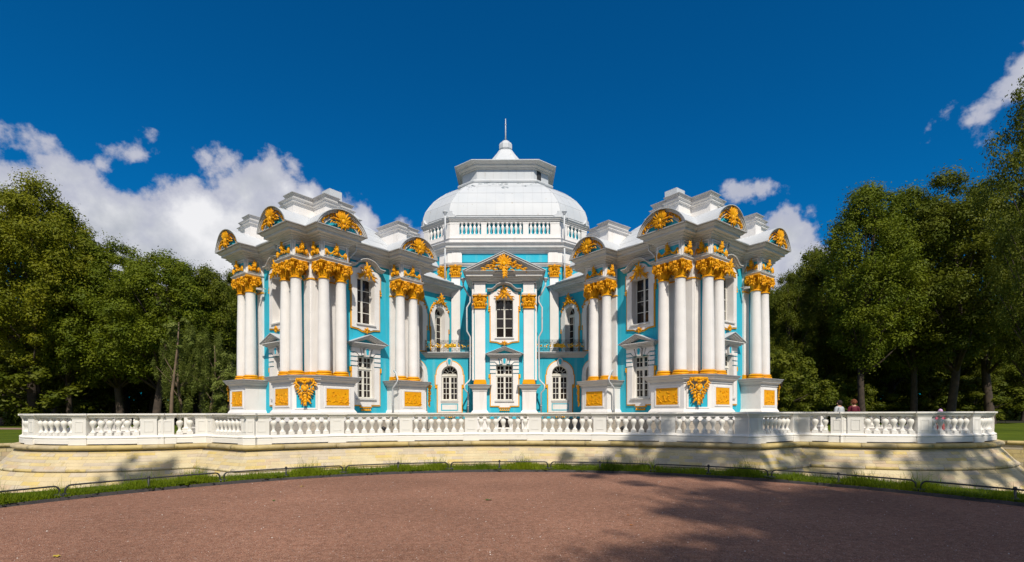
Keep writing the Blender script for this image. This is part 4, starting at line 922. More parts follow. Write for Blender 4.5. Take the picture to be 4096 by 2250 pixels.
# dome of separate painted sheets over a darker underlay
DP = [(.995, 14.72), (.985, 15.25), (.963, 15.75), (.925, 16.2), (.87, 16.75), (.80, 17.25), (.73, 17.68), (.66, 18.02), (.585, 18.37)]
OC = [(x * 1.0, y) for x, y in ((-4.2, -6.5), (4.2, -6.5), (6.5, -4.6), (6.5, 4.6), (4.2, 6.5), (-4.2, 6.5), (-6.5, 4.6), (-6.5, -4.6))]
MD = B @ T(0, 44, 0)
dm = MB()
for s_, z in DP: pass
def ringpts(s_, z, k=1.0): return [(x * s_ * k, y * s_ * k, z) for x, y in OC]
vs = []; fs = []
for s_, z in DP: vs += ringpts(s_, z - .01, .996)
for j in range(len(DP) - 1):
    for i in range(8): fs.append((j * 8 + i, j * 8 + (i + 1) % 8, (j + 1) * 8 + (i + 1) % 8, (j + 1) * 8 + i))
dm.add(vs, fs); dome = put('dome', dm.mesh('dome', 'under'), PAV, MD)
for fi in range(8):
    A, Bq = Vector(OC[fi]), Vector(OC[(fi + 1) % 8]); half = (Bq - A).length / 2; d = (Bq - A).normalized(); n = Vector((d.y, -d.x)); mid = (A + Bq) / 2; ap = mid.length if fi in (0, 2, 4, 6) else mid.dot(n)
    cen = mid.dot(d)      # the middle's position along d (not zero on the diagonal faces)
    rows = [(0, 2), (2, 4), (4, 6), (6, 8)]; k = max(2, round(half * 2 / .68)); pitch = half * 2 / k
    for (r0, r1) in rows:
        off = 0
        for c in range(k):
            xl, xr = -half + c * pitch + .004, -half + (c + 1) * pitch - .004; vs = []; ok = False
            for j in range(r0, r1 + 1):
                s_, z = DP[j]; w = half * s_; m0 = mid.dot(d) * s_; zz = z - (.006 if j == r1 else 0) + (.004 if j == r0 else 0)
                a = max(-w, min(w, xl)); b = max(-w, min(w, xr))
                if b - a > .03: ok = True
                p = n * (mid.dot(n) * s_)
                for q in (a, b): v = p + d * (m0 + q); vs.append((v.x, v.y, zz))
            if not ok: continue
            m = MB(); m.add(vs, [(2 * i, 2 * i + 1, 2 * i + 3, 2 * i + 2) for i in range(r1 - r0)]); 
            if fi in (0, 1, 7): put('dome_sheet', m.mesh('dome_sheet', 'domem', True), dome, MD)
            else: dm.v, dm.f = dm.v, dm.f
    if fi not in (0, 1, 7): pass
oth = MB(); vs = []; fs = []
for s_, z in DP: vs += ringpts(s_, z)
for j in range(len(DP) - 1):
    for i in (1 + 1, 3, 4, 5, 6): fs.append((j * 8 + i, j * 8 + (i + 1) % 8, (j + 1) * 8 + (i + 1) % 8, (j + 1) * 8 + i))
oth.add(vs, fs); put('dome_back', oth.mesh('dome_back', 'roofm', True), dome, MD)
for i in range(8):
    hip = MB(); hip.tube([(OC[i][0] * s_ * 1.001, OC[i][1] * s_ * 1.001, z) for s_, z in DP], .022, 5); put('dome_rib', hip.mesh('dome_rib', 'roofm', True), dome, MD)
def ocring(prof, name, m, par, cap=None):
    mb = MB(); vs = []; fs = []
    for s_, z in prof: vs += ringpts(s_, z)
    for j in range(len(prof) - 1):
        for i in range(8): fs.append((j * 8 + i, j * 8 + (i + 1) % 8, (j + 1) * 8 + (i + 1) % 8, (j + 1) * 8 + i))
    if cap: fs.append(tuple((len(prof) - 1) * 8 + i for i in range(8)))
    mb.add(vs, fs); return put(name, mb.mesh(name, m), par, MD)
lan = ocring([(.545, 18.72), (.542, 19.9)], 'lantern', 'roofm', PAV)
ocring([(.585, 18.34), (.600, 18.42), (.603, 18.52), (.590, 18.62), (.555, 18.70), (.545, 18.76)], 'lantern_base', 'roofm', lan)
ocring([(.545, 19.55), (.560, 19.58), (.560, 19.66), (.575, 19.72), (.590, 19.74), (.590, 19.86), (.605, 19.92), (.625, 20.02)], 'lantern_cornice', 'trimw', lan)
ocring([(.625, 20.02), (.638, 20.03), (.638, 20.08), (.50, 20.25), (.34, 20.55), (.24, 21.0), (.185, 21.7), (.12, 22.35), (.085, 22.75)], 'lantern_roof', 'roofm', lan, True)
sm = MB()
for i in range(8): sm.box(-2.2 + .62 * i, -2.188 + .62 * i, -6.5 * .546, -6.5 * .5, 18.75, 19.6)
put('sheet_seam', sm.mesh('sheet_seam', 'under'), lan, MD)
gr = MB(); gr.box(-.2, .2, -.03, .05, 18.85, 19.5); d = Vector((2.3, 1.9)).normalized(); put('vent_grille', gr.mesh('vent_grille', 'iron'), lan, MD @ T(4.2 * .545 + .45, -6.5 * .545 + .33, 0) @ Matrix.Rotation(math.atan2(1.9, 2.3), 4, 'Z'))
fn = MB(); fn.lathe([(.40, 22.7), (.48, 22.76), (.60, 22.95), (.60, 23.3), (.50, 23.5), (.38, 23.56), (.34, 23.66), (.1, 23.72)], 8, Matrix.Rotation(pi / 8, 4, 'Z')); fo = put('finial', fn.mesh('finial', 'roofm'), PAV, MD)
sp = MB(); sp.tube([(0, 0, 23.7), (0, 0, 24.8), (0, 0, 25.7)], [.07, .05, .03], 6); sp.lathe([(.05, 0), (.09, .04), (.05, .09)], 8, T(0, 0, 25.15)); put('spire', sp.mesh('spire', 'pipe', True), fo, MD)

# central projecting bay
Y0 = 34.1; MP = B @ T(0, Y0, 0)
put('wall', wall(-1.3, 1.3, -.42, 8.75, [(0, HOLE['U']), (0, HOLE['L'])]), PAV, MP)
for CM, s in ((MP, 1), (MIR @ MP, -1)):
    w = MB(); w.box(-2.06, -1.3, -.002, .5, -.42, 8.75); w.box(-2.06, -1.6, .5, 3.5, -.42, 8.75); put('wall', w.mesh('wall', 'cyan'), PAV, CM)
    pl = pilaster(CM @ T(-1.65, 0, 0), 2.22, 7.02, .70, .88, True, .16)
    sd = MB(); sd.box(-2.2, -2.06, .02, .5, 2.2, 8.7); put('pilaster', sd.mesh('pilaster', 'white'), PAV, CM)
    k = MB(); k.box(-2.02, -1.28, -.19, 0, 7.92, 8.80); k.box(-2.08, -1.22, -.25, 0, 7.92, 7.99); k.box(-2.12, -1.18, -.29, 0, 7.99, 8.08); put('impost_block', k.mesh('impost_block', 'white'), PAV, CM)
    pth = [(-2.05, .9), (-2.05, -.30), (-1.25, -.30), (-1.25, .4), (-2.05, .4)][:4]
    pth = [(-2.12, .6), (-2.12, -.28), (-1.20, -.28), (-1.20, .6)]
    dd = MB(); dd.sweep(pth, [(.14, -.45), (.14, -.03), (.08, .08), (0, .16), (0, 1.42), (.04, 1.44), (.04, 1.48), (0, 1.5)], True)
    cc = MB(); cc.sweep(pth, [(0, 1.48), (.06, 1.52), (.06, 1.58), (.14, 1.64), (.22, 1.70), (.22, 1.75), (.30, 1.84)], True); ll = MB(); ll.sweep(pth, [(.30, 1.84), (.33, 1.845), (.33, 1.87), (0, 1.90)], True, 'top')
    build(tp('pedestal', dd, 'white', [tp('pedestal_cornice', cc, 'trimw'), tp('pedestal_lip', ll, 'lip')]), PAV, CM)
    pipe('downpipe', [(-2.82, .35, 8.95), (-2.82, .35, 8.7), (-2.5, .45, 8.1), (-2.36, .45, 7.95), (-2.36, .45, 7.6), (-2.58, .38, 7.2), (-2.58, .38, 5.8), (-2.58, .38, 5.6), (-2.36, .45, 5.2), (-2.36, .45, 2.35), (-2.42, .40, 2.2), (-2.72, .1, 1.85), (-2.72, .1, 1.6), (-2.5, .3, 1.35), (-2.5, .35, -.4)], PAV, CM)
build(WU, PAV, MP); build(WL, PAV, MP)
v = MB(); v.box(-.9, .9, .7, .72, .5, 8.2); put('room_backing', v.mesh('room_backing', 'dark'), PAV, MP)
bb = MB(); bb.box(-1.2, 1.2, -.12, 0, -1.14, -.43); put('base_course', bb.mesh('base_course', 'plinth'), PAV, MP)
for s in (-1, 1):
    b2 = MB(); b2.box(min(s * 1.15, s * 2.3), max(s * 1.15, s * 2.3), -.36, .5, -1.14, -.44); put('base_course', b2.mesh('base_course', 'white'), PAV, MP)
cw = MB(); cw.plate([(-.55, -1.1), (.55, -1.1), (.55, -.62)] + arc(0, -.75, .57, 13, 167, 8) + [(-.55, -.62)], [[(-.42, -1.05), (.42, -1.05), (.42, -.66)] + arc(0, -.80, .45, 18, 162, 8) + [(-.42, -.66)]], -.30, -.1)
bw_ = put('cellar_window', cw.mesh('cellar_window', 'white'), PAV, MP); g = MB(); g.box(-.45, .45, -.14, -.13, -1.08, -.45); put('pane', g.mesh('pane', 'glass'), bw_, MP)
f3 = MB(); f3.box(-.03, .03, -.18, -.14, -1.05, -.5); f3.box(-.44, .44, -.18, -.14, -1.05, -1.0); put('frame', f3.mesh('frame', 'frame'), bw_, MP)
pc = [(-2.08, 3.4), (-2.08, -.18), (-1.22, -.18), (-1.22, -.02), (1.22, -.02), (1.22, -.18), (2.08, -.18), (2.08, 3.4)]
PCN = [(0, 8.72), (.07, 8.74), (.07, 8.80), (.0, 8.82), (.10, 8.88), (.20, 8.93), (.20, 8.98), (.32, 9.02), (.32, 9.08), (.46, 9.10), (.46, 9.24), (.52, 9.28), (.60, 9.36)]
e = MB(); e.sweep(pc, PCN); l = MB(); l.sweep([(-2.08, 3.4), (-2.08, -.18), (2.08, -.18), (2.08, 3.4)], [(.60, 9.36), (.645, 9.37), (.645, 9.40), (-.2, 9.42)])
build(tp('entablature', e, 'trimw', [tp('cornice_lip', l, 'lip')]), PAV, MP)
pd = MB(); zb, za, hw = 9.42, 10.66, 2.70
for (a, b, y) in ((0, .10, -.80), (.10, .20, -.70), (.20, .34, -.56), (.34, .42, -.48)):
    k = hw / (za - zb); pd.plate([(-hw + a * k, zb), (-hw + b * k, zb), (0, za - b), (hw - b * k, zb), (hw - a * k, zb), (0, za - a)], (), y, .1)
ty = MB(); ty.plate([(-1.7, zb), (1.7, zb), (0, za - .4)], (), -.40, 0)
og = MB(); og.join(shell_ornament(h=.98), T(0, -.66, 9.44))
for s in (-1, 1):
    for (x, z, an, ln) in ((.45, 9.66, 4, .42), (.60, 9.74, 22, .36), (.75, 9.56, -8, .40), (.90, 9.66, 18, .34), (1.05, 9.54, -2, .38), (.55, 9.9, 38, .32), (.85, 9.80, -16, .32), (1.25, 9.56, 8, .30), (1.2, 9.48, -14, .36), (.4, 9.52, -10, .4)): leaf(og, (s * x, z), an if s > 0 else 180 - an, ln, .13, .1, .08, -.66)
    spiral(og, (s * .88, 9.60), .11, 1.5, 90, .028, -.68, s); spiral(og, (s * .62, 9.84), .09, 1.5, 90, .024, -.68, -s)
for k in range(3):
    for an in (-112, -90, -68): leaf(og, (0, 9.52 - .16 * k), an, .36, .18 - .03 * k, .12, .05, -.86)
rf = MB()
for s in (-1, 1): rf.add([(s * (hw + .06), -.86, zb - .02), (0, -.86, za + .02), (0, 3.4, za + .02), (s * (hw + .06), 3.4, zb - .02), (s * (hw + .06), -.86, zb + .02), (0, -.86, za + .06), (0, 3.4, za + .06), (s * (hw + .06), 3.4, zb + .02)], [(0, 1, 2, 3), (4, 5, 6, 7), (0, 1, 5, 4), (2, 3, 7, 6), (0, 3, 7, 4)])
build(tp('triangular_pediment', pd, 'trimw', [tp('tympanum', ty, 'cyan'), tp('cartouche', og, 'gold', smooth=True), tp('pediment_roof', rf, 'roofm')]), PAV, MP)
for CM in (CABL, MIR @ CABL):       # security cameras on the outer cluster
    m = MB(); m.box(-.06, .06, -.35, .0, 0, .03); m.box(-.05, .05, -.5, -.2, -.1, -.0); m.tube([(0, -.2, -.05), (0, -.1, -.2)], .03, 6); put('security_camera', m.mesh('security_camera', 'trimw'), PAV, CM @ T(.55, S - 2.6, 7.15) @ Matrix.Rotation(-pi / 2, 4, 'Z'))
# ------------------------------------------------------------------ terrace outline (front symmetrical about x = -.36), in sections with the post positions
TX = -.36
def sec_arc(cx, cy, R, a0, a1):
    Lg = abs(rad(a1 - a0)) * R
    def f(s): a = rad(a0 + (a1 - a0) * s / Lg); sg = 1 if a1 > a0 else -1; return Vector((cx + R * cos(a), cy + R * sin(a))), Vector((-sin(a), cos(a))) * sg
    return f, Lg
def sec_line(p, q):
    P, Q = Vector(p), Vector(q); Lg = (Q - P).length; d = (Q - P) / Lg
    return (lambda s: (P + d * s, d)), Lg
A0 = math.degrees(math.atan2(17.95 - 3.25, -8.9)); A1 = 180 - A0
bc = (15.1, 23.4); br = 5.4
b0 = math.degrees(math.atan2(18.56 - 23.4, 12.65 - 15.1)); b1 = 48.0
pe = (bc[0] + br * cos(rad(b1)), bc[1] + br * sin(rad(b1)))
mirx = lambda p: (2 * 0 - p[0], p[1])
secs = []
def addsec(fl, posts): secs.append((fl[0], fl[1], posts))
right = [sec_line((8.9, 17.95), (11.3, 19.4)), sec_line((11.3, 19.4), (12.65, 18.56)), sec_arc(bc[0], bc[1], br, b0, b1), sec_line(pe, (18.7, 60))]
lc, lr = (14.94, 22.87), 4.88
lb0 = math.degrees(math.atan2(18.56 - lc[1], 12.65 - lc[0])); lpe = (lc[0] + lr * cos(rad(48)), lc[1] + lr * sin(rad(48)))
leftsrc = right[:2] + [sec_arc(lc[0], lc[1], lr, lb0, 48.0), sec_line(lpe, (18.7, 60))]
def rev(fl, mirror=True):
    f, Lg = fl
    def g(s):
        p, d = f(Lg - s); return Vector((-p.x, p.y)), Vector((d.x, -d.y))
    return g, Lg
left = [rev(f) for f in leftsrc[::-1]]
def evenposts(Lg, a, b, pitch=2.7):
    n = max(1, round((Lg - a - b) / pitch)); return [a + (Lg - a - b) * i / n for i in range(n + 1)]
allsec = []
for k, fl in enumerate(left):
    i = 3 - k; allsec.append((fl, i, 'L'))
arcsec = sec_arc(0, 3.25, 17.2, A0, A1)
allsec.append((arcsec, 9, 'C'))
for i, fl in enumerate(right): allsec.append((fl, i, 'R'))
# terrace frame: x shifted by TX
MT = T(TX, 0, EYE)
BAL = empty('terrace_balustrade', (TX, 20.4, EYE - 1.12), 'long white marble balustrade with pear-shaped balusters along the curved terrace edge', 'balustrade')
RET = empty('retaining_wall', (TX, 19.6, EYE - 3.2), 'sloping cream limestone retaining wall of the terrace with two rounded string courses', 'retaining wall')
bm_ = MB(); bm_.box(-.10, .10, -.10, .10, 0, .085)
bm_.lathe([(.095, .085), (.10, .095), (.10, .11), (.075, .135), (.052, .17), (.046, .21), (.052, .26), (.075, .32), (.103, .38), (.114, .43), (.108, .475), (.085, .51), (.045, .535), (.040, .545), (.062, .565), (.075, .585)], 16)
bm_.box(-.085, .085, -.085, .085, .585, .62); 
BM = bm_.mesh('baluster', 'rail', True)
def flatten_box(me, nb=1):
    fl = [True] * len(me.polygons)
    for i, p in enumerate(me.polygons):
        if len(p.vertices) == 4 and p.area > .006: fl[i] = False
    me.polygons.foreach_set('use_smooth', fl)
flatten_box(BM)
def post_mesh(w, name='post'):
    h = w / 2; mb = MB(); d = .145
    mb.box(-h, h, -d, d, -.80, -.16)
    for s in (-1, 1):
        yy = s * d
        mb.box(-h * .52, h * .52, min(yy, yy + s * .0) - (.012 if s < 0 else 0), max(yy, yy) + (.012 if s > 0 else 0), -.67, -.65); mb.box(-h * .52, h * .52, min(yy, yy) - (.012 if s < 0 else 0), yy + (.012 if s > 0 else 0), -.30, -.28)
        for q in (-1, 1): mb.box(q * h * .52 - .01, q * h * .52 + .01, yy - (.012 if s < 0 else 0), yy + (.012 if s > 0 else 0), -.67, -.28)
    rect = [(-h, -d), (h, -d), (h, d), (-h, d)]
    mb.sweep(rect, [(.075, -1.12), (.075, -.93), (.05, -.92), (.05, -.90), (.075, -.885), (.08, -.86), (.06, -.835), (.02, -.82), (.005, -.79), (0, -.78)], True)
    mb.sweep(rect, [(0, -.20), (.02, -.17), (.02, -.145), (.045, -.13), (.05, -.115), (.05, -.09), (.085, -.07), (.10, -.06), (.10, .0)], True, 'top')
    return mb.mesh(name, 'rail')
PM = {w: post_mesh(w) for w in (.50, .40)}
nbal = 0; balx = []
def rail_piece(f, s0, s1, lin):
    n = 1 if lin else max(2, int((s1 - s0) / .35)); pts = [f(s0 + (s1 - s0) * i / n)[0] for i in range(n + 1)]
    out_ = [(p.x, p.y) for p in pts]
    both = lambda prof: prof
    d = .13
    rl = MB(); prof_out = [(0, -.155), (d - .02, -.155), (d, -.14), (d, -.115), (d + .03, -.10), (d + .03, -.08), (d + .065, -.06), (d + .075, -.05), (d + .075, -.004), (0, -.004)]
    rl.sweep(out_, prof_out, False, 'ends'); rl.sweep(out_[::-1], prof_out, False, 'ends')
    bs = MB(); pb = [(0, -1.085), (.20, -1.085), (.20, -.935), (.18, -.925), (.18, -.905), (.205, -.885), (.20, -.86), (.17, -.84), (.13, -.825), (.12, -.79), (0, -.79)]
    bs.sweep(out_, pb, False, 'ends'); bs.sweep(out_[::-1], pb, False, 'ends')
    put('rail', rl.mesh('rail', 'rail'), BAL, MT); put('base_rail', bs.mesh('base_rail', 'rail'), BAL, MT)
path_all = []
extra_bal = MB(); jj = 0
for (fl, i, side) in allsec:
    f, Lg = fl; lin = i in (0, 1, 3)
    if i == 9: posts = evenposts(Lg, .28, .28)
    elif i == 2: bpz = [.30, 2.45, 4.7, 7.1, 9.5, 11.9, Lg - .1]; posts = bpz if side == 'R' else [Lg - p for p in bpz][::-1]
    elif i == 3: posts = evenposts(Lg, 2.5, 2.5)
    else: posts = [.27, Lg - .25] if side == 'R' else [.25, Lg - .27]
    m = 1 if lin else max(4, int(Lg / .45))
    path_all += [tuple(f(Lg * k / m)[0]) for k in range(m)]
    w = .50 if i in (9, 2, 3) else .42
    for s in posts:
        p, d = f(s); 
        if p.y < 45: put('post', PM[.50 if w == .5 else .40], BAL, MT @ T(p.x, p.y, 0) @ Matrix.Rotation(math.atan2(d.y, d.x), 4, 'Z'))
    for a, b in zip(posts, posts[1:]):
        if f(a)[0].y > 42: continue
        rail_piece(f, a + w * .3, b - w * .3, lin)
        gap = (b - a) - w; nb = max(1, round(gap / .285)); 
        for k in range(nb):
            s = a + w / 2 + gap * (k + .5) / nb; p, d = f(s); Mx = T(p.x, p.y, -.785) @ Matrix.Rotation(math.atan2(d.y, d.x), 4, 'Z')
            if p.y < 29: put('baluster', BM, BAL, MT @ Mx); nbal += 1
            else: extra_bal.join(bm_, Mx)
cpm = post_mesh(.30)
for (x, y, an) in ((8.9, 17.95, 3), (12.62, 18.62, -2), (11.3, 19.42, -1)):
    for q in (-1, 1): put('post', cpm, BAL, MT @ T(q * x, y, -.003) @ Matrix.Rotation(rad(q * an), 4, 'Z'))
tag(put('baluster', extra_bal.mesh('baluster', 'rail', True), BAL, MT), kind='stuff')
path_all.append((18.7, 60.0))
# dense offset path -> wall made of separate blocks
P_all = [Vector(p) for p in path_all]
def dens(P, step=.22):
    r = []
    for a, b in zip(P, P[1:]):
        n = max(1, int((b - a).length / step)); r += [a + (b - a) * k / n for k in range(n)]
    return r + [P[-1]]
def chaikin(P, it=2):
    for _ in range(it):
        Q = [P[0]]
        for a, b in zip(P, P[1:]): Q += [a * .75 + b * .25, a * .25 + b * .75]
        P = Q + [P[-1]]
    return P
i0 = next(k for k, p in enumerate(P_all) if p.y < 40); PV = [p for p in dens(P_all, .45) if p.y < 42]
ND = []
def mitres(P):
    r = []
    for i in range(len(P)):
        a = P[i] - P[i - 1] if i else P[1] - P[0]; b = P[i + 1] - P[i] if i < len(P) - 1 else P[-1] - P[-2]
        na = Vector((a.y, -a.x)).normalized(); nb = Vector((b.y, -b.x)).normalized(); r.append((na + nb) / max(1 + na.dot(nb), .5))
    return r
MI = mitres(PV); cum = [0]
for a, b in zip(PV, PV[1:]): cum.append(cum[-1] + (b - a).length)
import bisect
def wp(s, off, z):
    k = min(max(bisect.bisect_right(cum, s) - 1, 0), len(PV) - 2); t = (s - cum[k]) / (cum[k + 1] - cum[k])
    p = PV[k] * (1 - t) + PV[k + 1] * t; m = MI[k] * (1 - t) + MI[k + 1] * t; q = p + m * off; return (q.x, q.y, z)
def slope_pt(s, v, out=0.0):
    """v = 0 at the top of the battered face .. 1 at the moat floor"""
    if v < .36: t = v / .36; off, z = .30 + .50 * t, -1.30 - .62 * t
    else: t = (v - .36) / .64; off, z = .84 + 1.05 * t, -2.02 - 1.2 * t
    return wp(s, off + out, z + out * .6)
LT = cum[-1]
def cuts(sa, sb): return [sa] + [c for c in cum[bisect.bisect_right(cum, sa + .01):] if c < sb - .01 and True][:40] + [sb] if sb - sa < 5 else cum
und = MB()
for sa, sb in zip(cum, cum[1:]):
    for (va, vb) in ((0, .359), (.361, 1)):
        und.add([slope_pt(sa, va, -.006), slope_pt(sb, va, -.006), slope_pt(sb, vb, -.006), slope_pt(sa, vb, -.006)], [(0, 3, 2, 1)])
RC = random.Random(3)
courses = [(.36 * k / 6, .36 * (k + 1) / 6) for k in range(6)] + [(.36 + .64 * k / 9, .36 + .64 * (k + 1) / 9) for k in range(9)]
smid = LT / 2; stones = []
for ci, (va, vb) in enumerate(courses):
    s = RC.uniform(-.4, 0)
    while s < LT:
        ln = RC.choice((.32, .42, .5, .62, .8)) * RC.uniform(.9, 1.1); sa, sb = max(s, 0) + .004, min(s + ln, LT) - .004
        if sb - sa > .05:
            y = wp((sa + sb) / 2, 0, 0)[1]; stones.append((0 if y < 30 else 1, ci, abs((sa + sb) / 2 - smid), sa, sb, va, vb, RC.choices(range(8), (5, 5, 4, 3, 2, 4, 5, 1))[0], RC.uniform(-.001, .003)))
        s += ln
def stone_geo(mb, sa, sb, va, vb, pr):
    dv = .003; cs = cuts(sa, sb); n = len(cs) - 1; vs = []; fs = []
    for s in cs:
        vs += [slope_pt(s, va + dv, -.03), slope_pt(s, va + dv, pr), slope_pt(s, vb - dv, pr), slope_pt(s, vb - dv, -.03)]
    for i in range(n):
        o = i * 4
        for k in range(3): fs.append((o + k, o + 4 + k, o + 5 + k, o + k + 1)[::-1])
    fs += [(0, 1, 2, 3)[::-1], (n * 4, n * 4 + 1, n * 4 + 2, n * 4 + 3)]
    mb.add(vs, fs)
vis = [st for st in stones if st[1] < 11 and st[0] == 0]
vis.sort(key=lambda t: -((t[4] - t[3]) * (1.0 if t[1] < 6 else .7) / (8 + t[2] * .1) + (0 if t[1] not in (0, 1, 2, 3, 4, 5) else .02)))
parts = set(id(t) for t in vis[:300])
rest = {k: MB() for k in range(8)}
for st in stones:
    if id(st) in parts:
        m = MB(); stone_geo(m, *st[3:7], st[8]); put('stone', m.mesh('stone', STONES[st[7]]), RET, MT)
    else: stone_geo(rest[st[7]], *st[3:7], st[8])
mb = MB(); idx = []
for k in range(8): a = len(mb.f); mb.add(rest[k].v, rest[k].f); idx += [k] * (len(mb.f) - a)
me = mb.mesh('stone', STONES); me.polygons.foreach_set('material_index', idx); tag(put('stone', me, RET, MT), kind='stuff')
put('mortar_bed', und.mesh('mortar_bed', 'mortar'), RET, MT)
def bullnose(name, o0, zc, hgt, depth, lns, top_in):
    s = 0; q = 0
    while s < LT - .2:
        ln = RC.uniform(*lns); sa, sb = s + .004, min(s + ln, LT) - .004; cs = cuts(sa, sb); n = len(cs) - 1; vs = []; prof = [(o0 - top_in, zc + hgt / 2)] + [(o0 + depth * cos(rad(t)), zc + hgt / 2 * sin(rad(t))) for t in (90, 60, 30, 0, -30, -60, -90)] + [(o0 - .1, zc - hgt / 2)]
        for ss in cs: vs += [wp(ss, o, z) for o, z in prof]
        k = len(prof); fs = [(i * k + j, i * k + j + 1, (i + 1) * k + j + 1, (i + 1) * k + j) for i in range(n) for j in range(k - 1)] + [tuple(range(k))[::-1], tuple(n * k + j for j in range(k))]
        fs = [t[::-1] for t in fs]
        m = MB(); m.add(vs, fs); put(name, m.mesh(name, RC.choice(COPE) if name == 'coping_stone' else RC.choice(STONES[:3] + COPE[2:3] + STONES[5:6]), True), RET, MT); s += ln
bullnose('coping_stone', .36, -1.215, .17, .10, (.9, 1.9), .60)
bullnose('string_course_stone', .80, -1.97, .11, .07, (.5, 1.1), .1)
# terrace floor
tf = MB(); poly = [tuple(p) for p in P_all]
tf.add([(x, y, -1.13) for x, y in poly], [tuple(t) if True else t for t in tessellate_polygon([[Vector((x, y, 0)) for x, y in poly]])])
me = tf.mesh('terrace_paving', 'paving'); tag(put('terrace_floor', me, None, MT), kind='structure')

# ------------------------------------------------------------------ ground: gravel circle, kerb, grass strip, moat, lawns
GC = (-.1, 3.8); GR = 10.2
gv = MB(); n = 120; gv.add([(GC[0], GC[1], 0)] + [(GC[0] + GR * cos(2 * pi * i / n), GC[1] + GR * sin(2 * pi * i / n), 0) for i in range(n)], [(0, 1 + i, 1 + (i + 1) % n) for i in range(n)])
gv.add([(-30, -60, -.004), (30, -60, -.004), (30, -3, -.004), (-30, -3, -.004)], [(0, 1, 2, 3)])
tag(put('gravel_square', gv.mesh('gravel_square', 'gravel')), kind='structure')
# moat outline (outer side): circle round the gravel in front, then round the bastions
def moat_pts():
    pts = []
    for a in range(0, 54, 3): pts.append((11.15 * sin(rad(a)), 3.8 + 11.15 * cos(rad(a))))
    pts += [(10.9, 9.4), (13.4, 9.9), (16.5, 10.6), (20, 12.3), (23.5, 14.5), (26.0, 17.0), (27.2, 19.6), (26.4, 21.8), (24.6, 23.6), (23.2, 25.2), (22.2, 28), (22, 34), (22, 66)]
    return pts
mr = moat_pts(); ml_ = [(-x - .2, y) for x, y in mr[::-1]][:-1]; MO = [Vector(p) for p in ml_ + mr]
MO = chaikin(MO, 2)
def gz(x, y):
    if y < 12: return -.03
    return -.03 + .25 * min(max((sqrt(x * x + (y - 4) ** 2) - 17) / 8, 0), 1)
# ground sheet around: strips from the moat edge outwards
gd = MB(); rings = [0, .15, .6, 1.5, 4, 9, 18, 32, 60, 110, 220, 600, 1500]
cen = Vector((0, 30)); n = len(MO)
vs = []
for r in rings:
    for p in MO:
        d = (p - cen); d.normalize()
        q = p + d * r; vs.append((q.x, q.y, gz(q.x, q.y) if r < 1000 else .3))
fs = []
for j in range(len(rings) - 1):
    for i in range(n - 1): fs.append((j * n + i, j * n + i + 1, (j + 1) * n + i + 1, (j + 1) * n + i))
gd2 = MB()
# the front part of the moat edge borders the grass strip only, so its outward sheet is cut to the strip and a flat lawn lies beyond the circle
front = [i for i in range(n) if MO[i].y < 15.2 and abs(MO[i].x) < 10.6]
fr0, fr1 = front[0], front[-1]
lawn_v = []; lf = []
keep = []
for j in range(len(rings) - 1):
    for i in range(n - 1):
        if fr0 <= i < fr1: continue
        keep.append((j * n + i, (j + 1) * n + i, (j + 1) * n + i + 1, j * n + i + 1))
gd2.add(vs, keep)
# strip between gravel circle and moat
k0 = len(gd2.v); st = []
def circ(p, R): d = (p - Vector(GC)).normalized(); return Vector(GC) + d * R
for i in range(fr0, fr1):
    a, b = MO[i], MO[i + 1]; rows = []
    for t, hz in ((0, .03), (.25, .09), (.7, .11), (1, .02)):
        pa = circ(a, 10.27) * (1 - t) + a * t; pb = circ(b, 10.27) * (1 - t) + b * t; rows.append(((pa.x, pa.y, hz), (pb.x, pb.y, hz)))
    for r0_, r1_ in zip(rows, rows[1:]): gd2.add([r0_[0], r0_[1], r1_[1], r1_[0]], [(0, 1, 2, 3)[::-1]])
for sgn in (-1, 1):    # lawns beside and behind the gravel circle
    edge = [circ(Vector((GC[0] + sgn * sin(rad(a)), GC[1] + cos(rad(a)))), 10.27) for a in range(50, 181, 5)]
    for a, b in zip(edge, edge[1:]):
        oa, ob = a + (a - Vector(GC)).normalized() * 2, b + (b - Vector(GC)).normalized() * 2
        gd2.add([(a.x, a.y, .02), (b.x, b.y, .02), (ob.x, ob.y, -.02), (oa.x, oa.y, -.02)], [(0, 1, 2, 3) if sgn < 0 else (3, 2, 1, 0)])
gd2.add([(-300, -300, -.05), (300, -300, -.05), (300, 9.0, -.05), (-300, 9.0, -.05)], [(0, 1, 2, 3)])
gd2.add([(-600, 60, .12), (600, 60, .12), (1500, 2500, .3), (-1500, 2500, .3)], [(0, 1, 2, 3)])
tag(put('lawn', gd2.mesh('lawn', 'lawn')), kind='structure')
# moat floor and its outer retaining wall
mf = MB(); poly = [(p.x, p.y) for p in MO]; mf.add([(x, y, EYE - 3.22) for x, y in poly], [tuple(t) for t in tessellate_polygon([[Vector((x, y, 0)) for x, y in poly]])]); tag(put('moat_floor', mf.mesh('moat_floor', 'lawn')), kind='structure')
OW = empty('moat_wall', (0, 9.4, EYE - 3.22), 'cream stone wall with rounded coping along the outer side of the dry moat', 'moat wall')
wl = MB()
for i in range(n - 1):
    a, b = MO[i], MO[i + 1]; za, zb_ = gz(a.x, a.y) , gz(b.x, b.y)
    wl.add([(a.x, a.y, EYE - 3.25), (b.x, b.y, EYE - 3.25), (b.x, b.y, zb_ - .01), (a.x, a.y, za - .01)], [(0, 3, 2, 1)])
put('wall_face', wl.mesh('wall_face', STONES[2]), OW)
cumM = [0]
for a, b in zip(MO, MO[1:]): cumM.append(cumM[-1] + (b - a).length)
MM = mitres(MO)
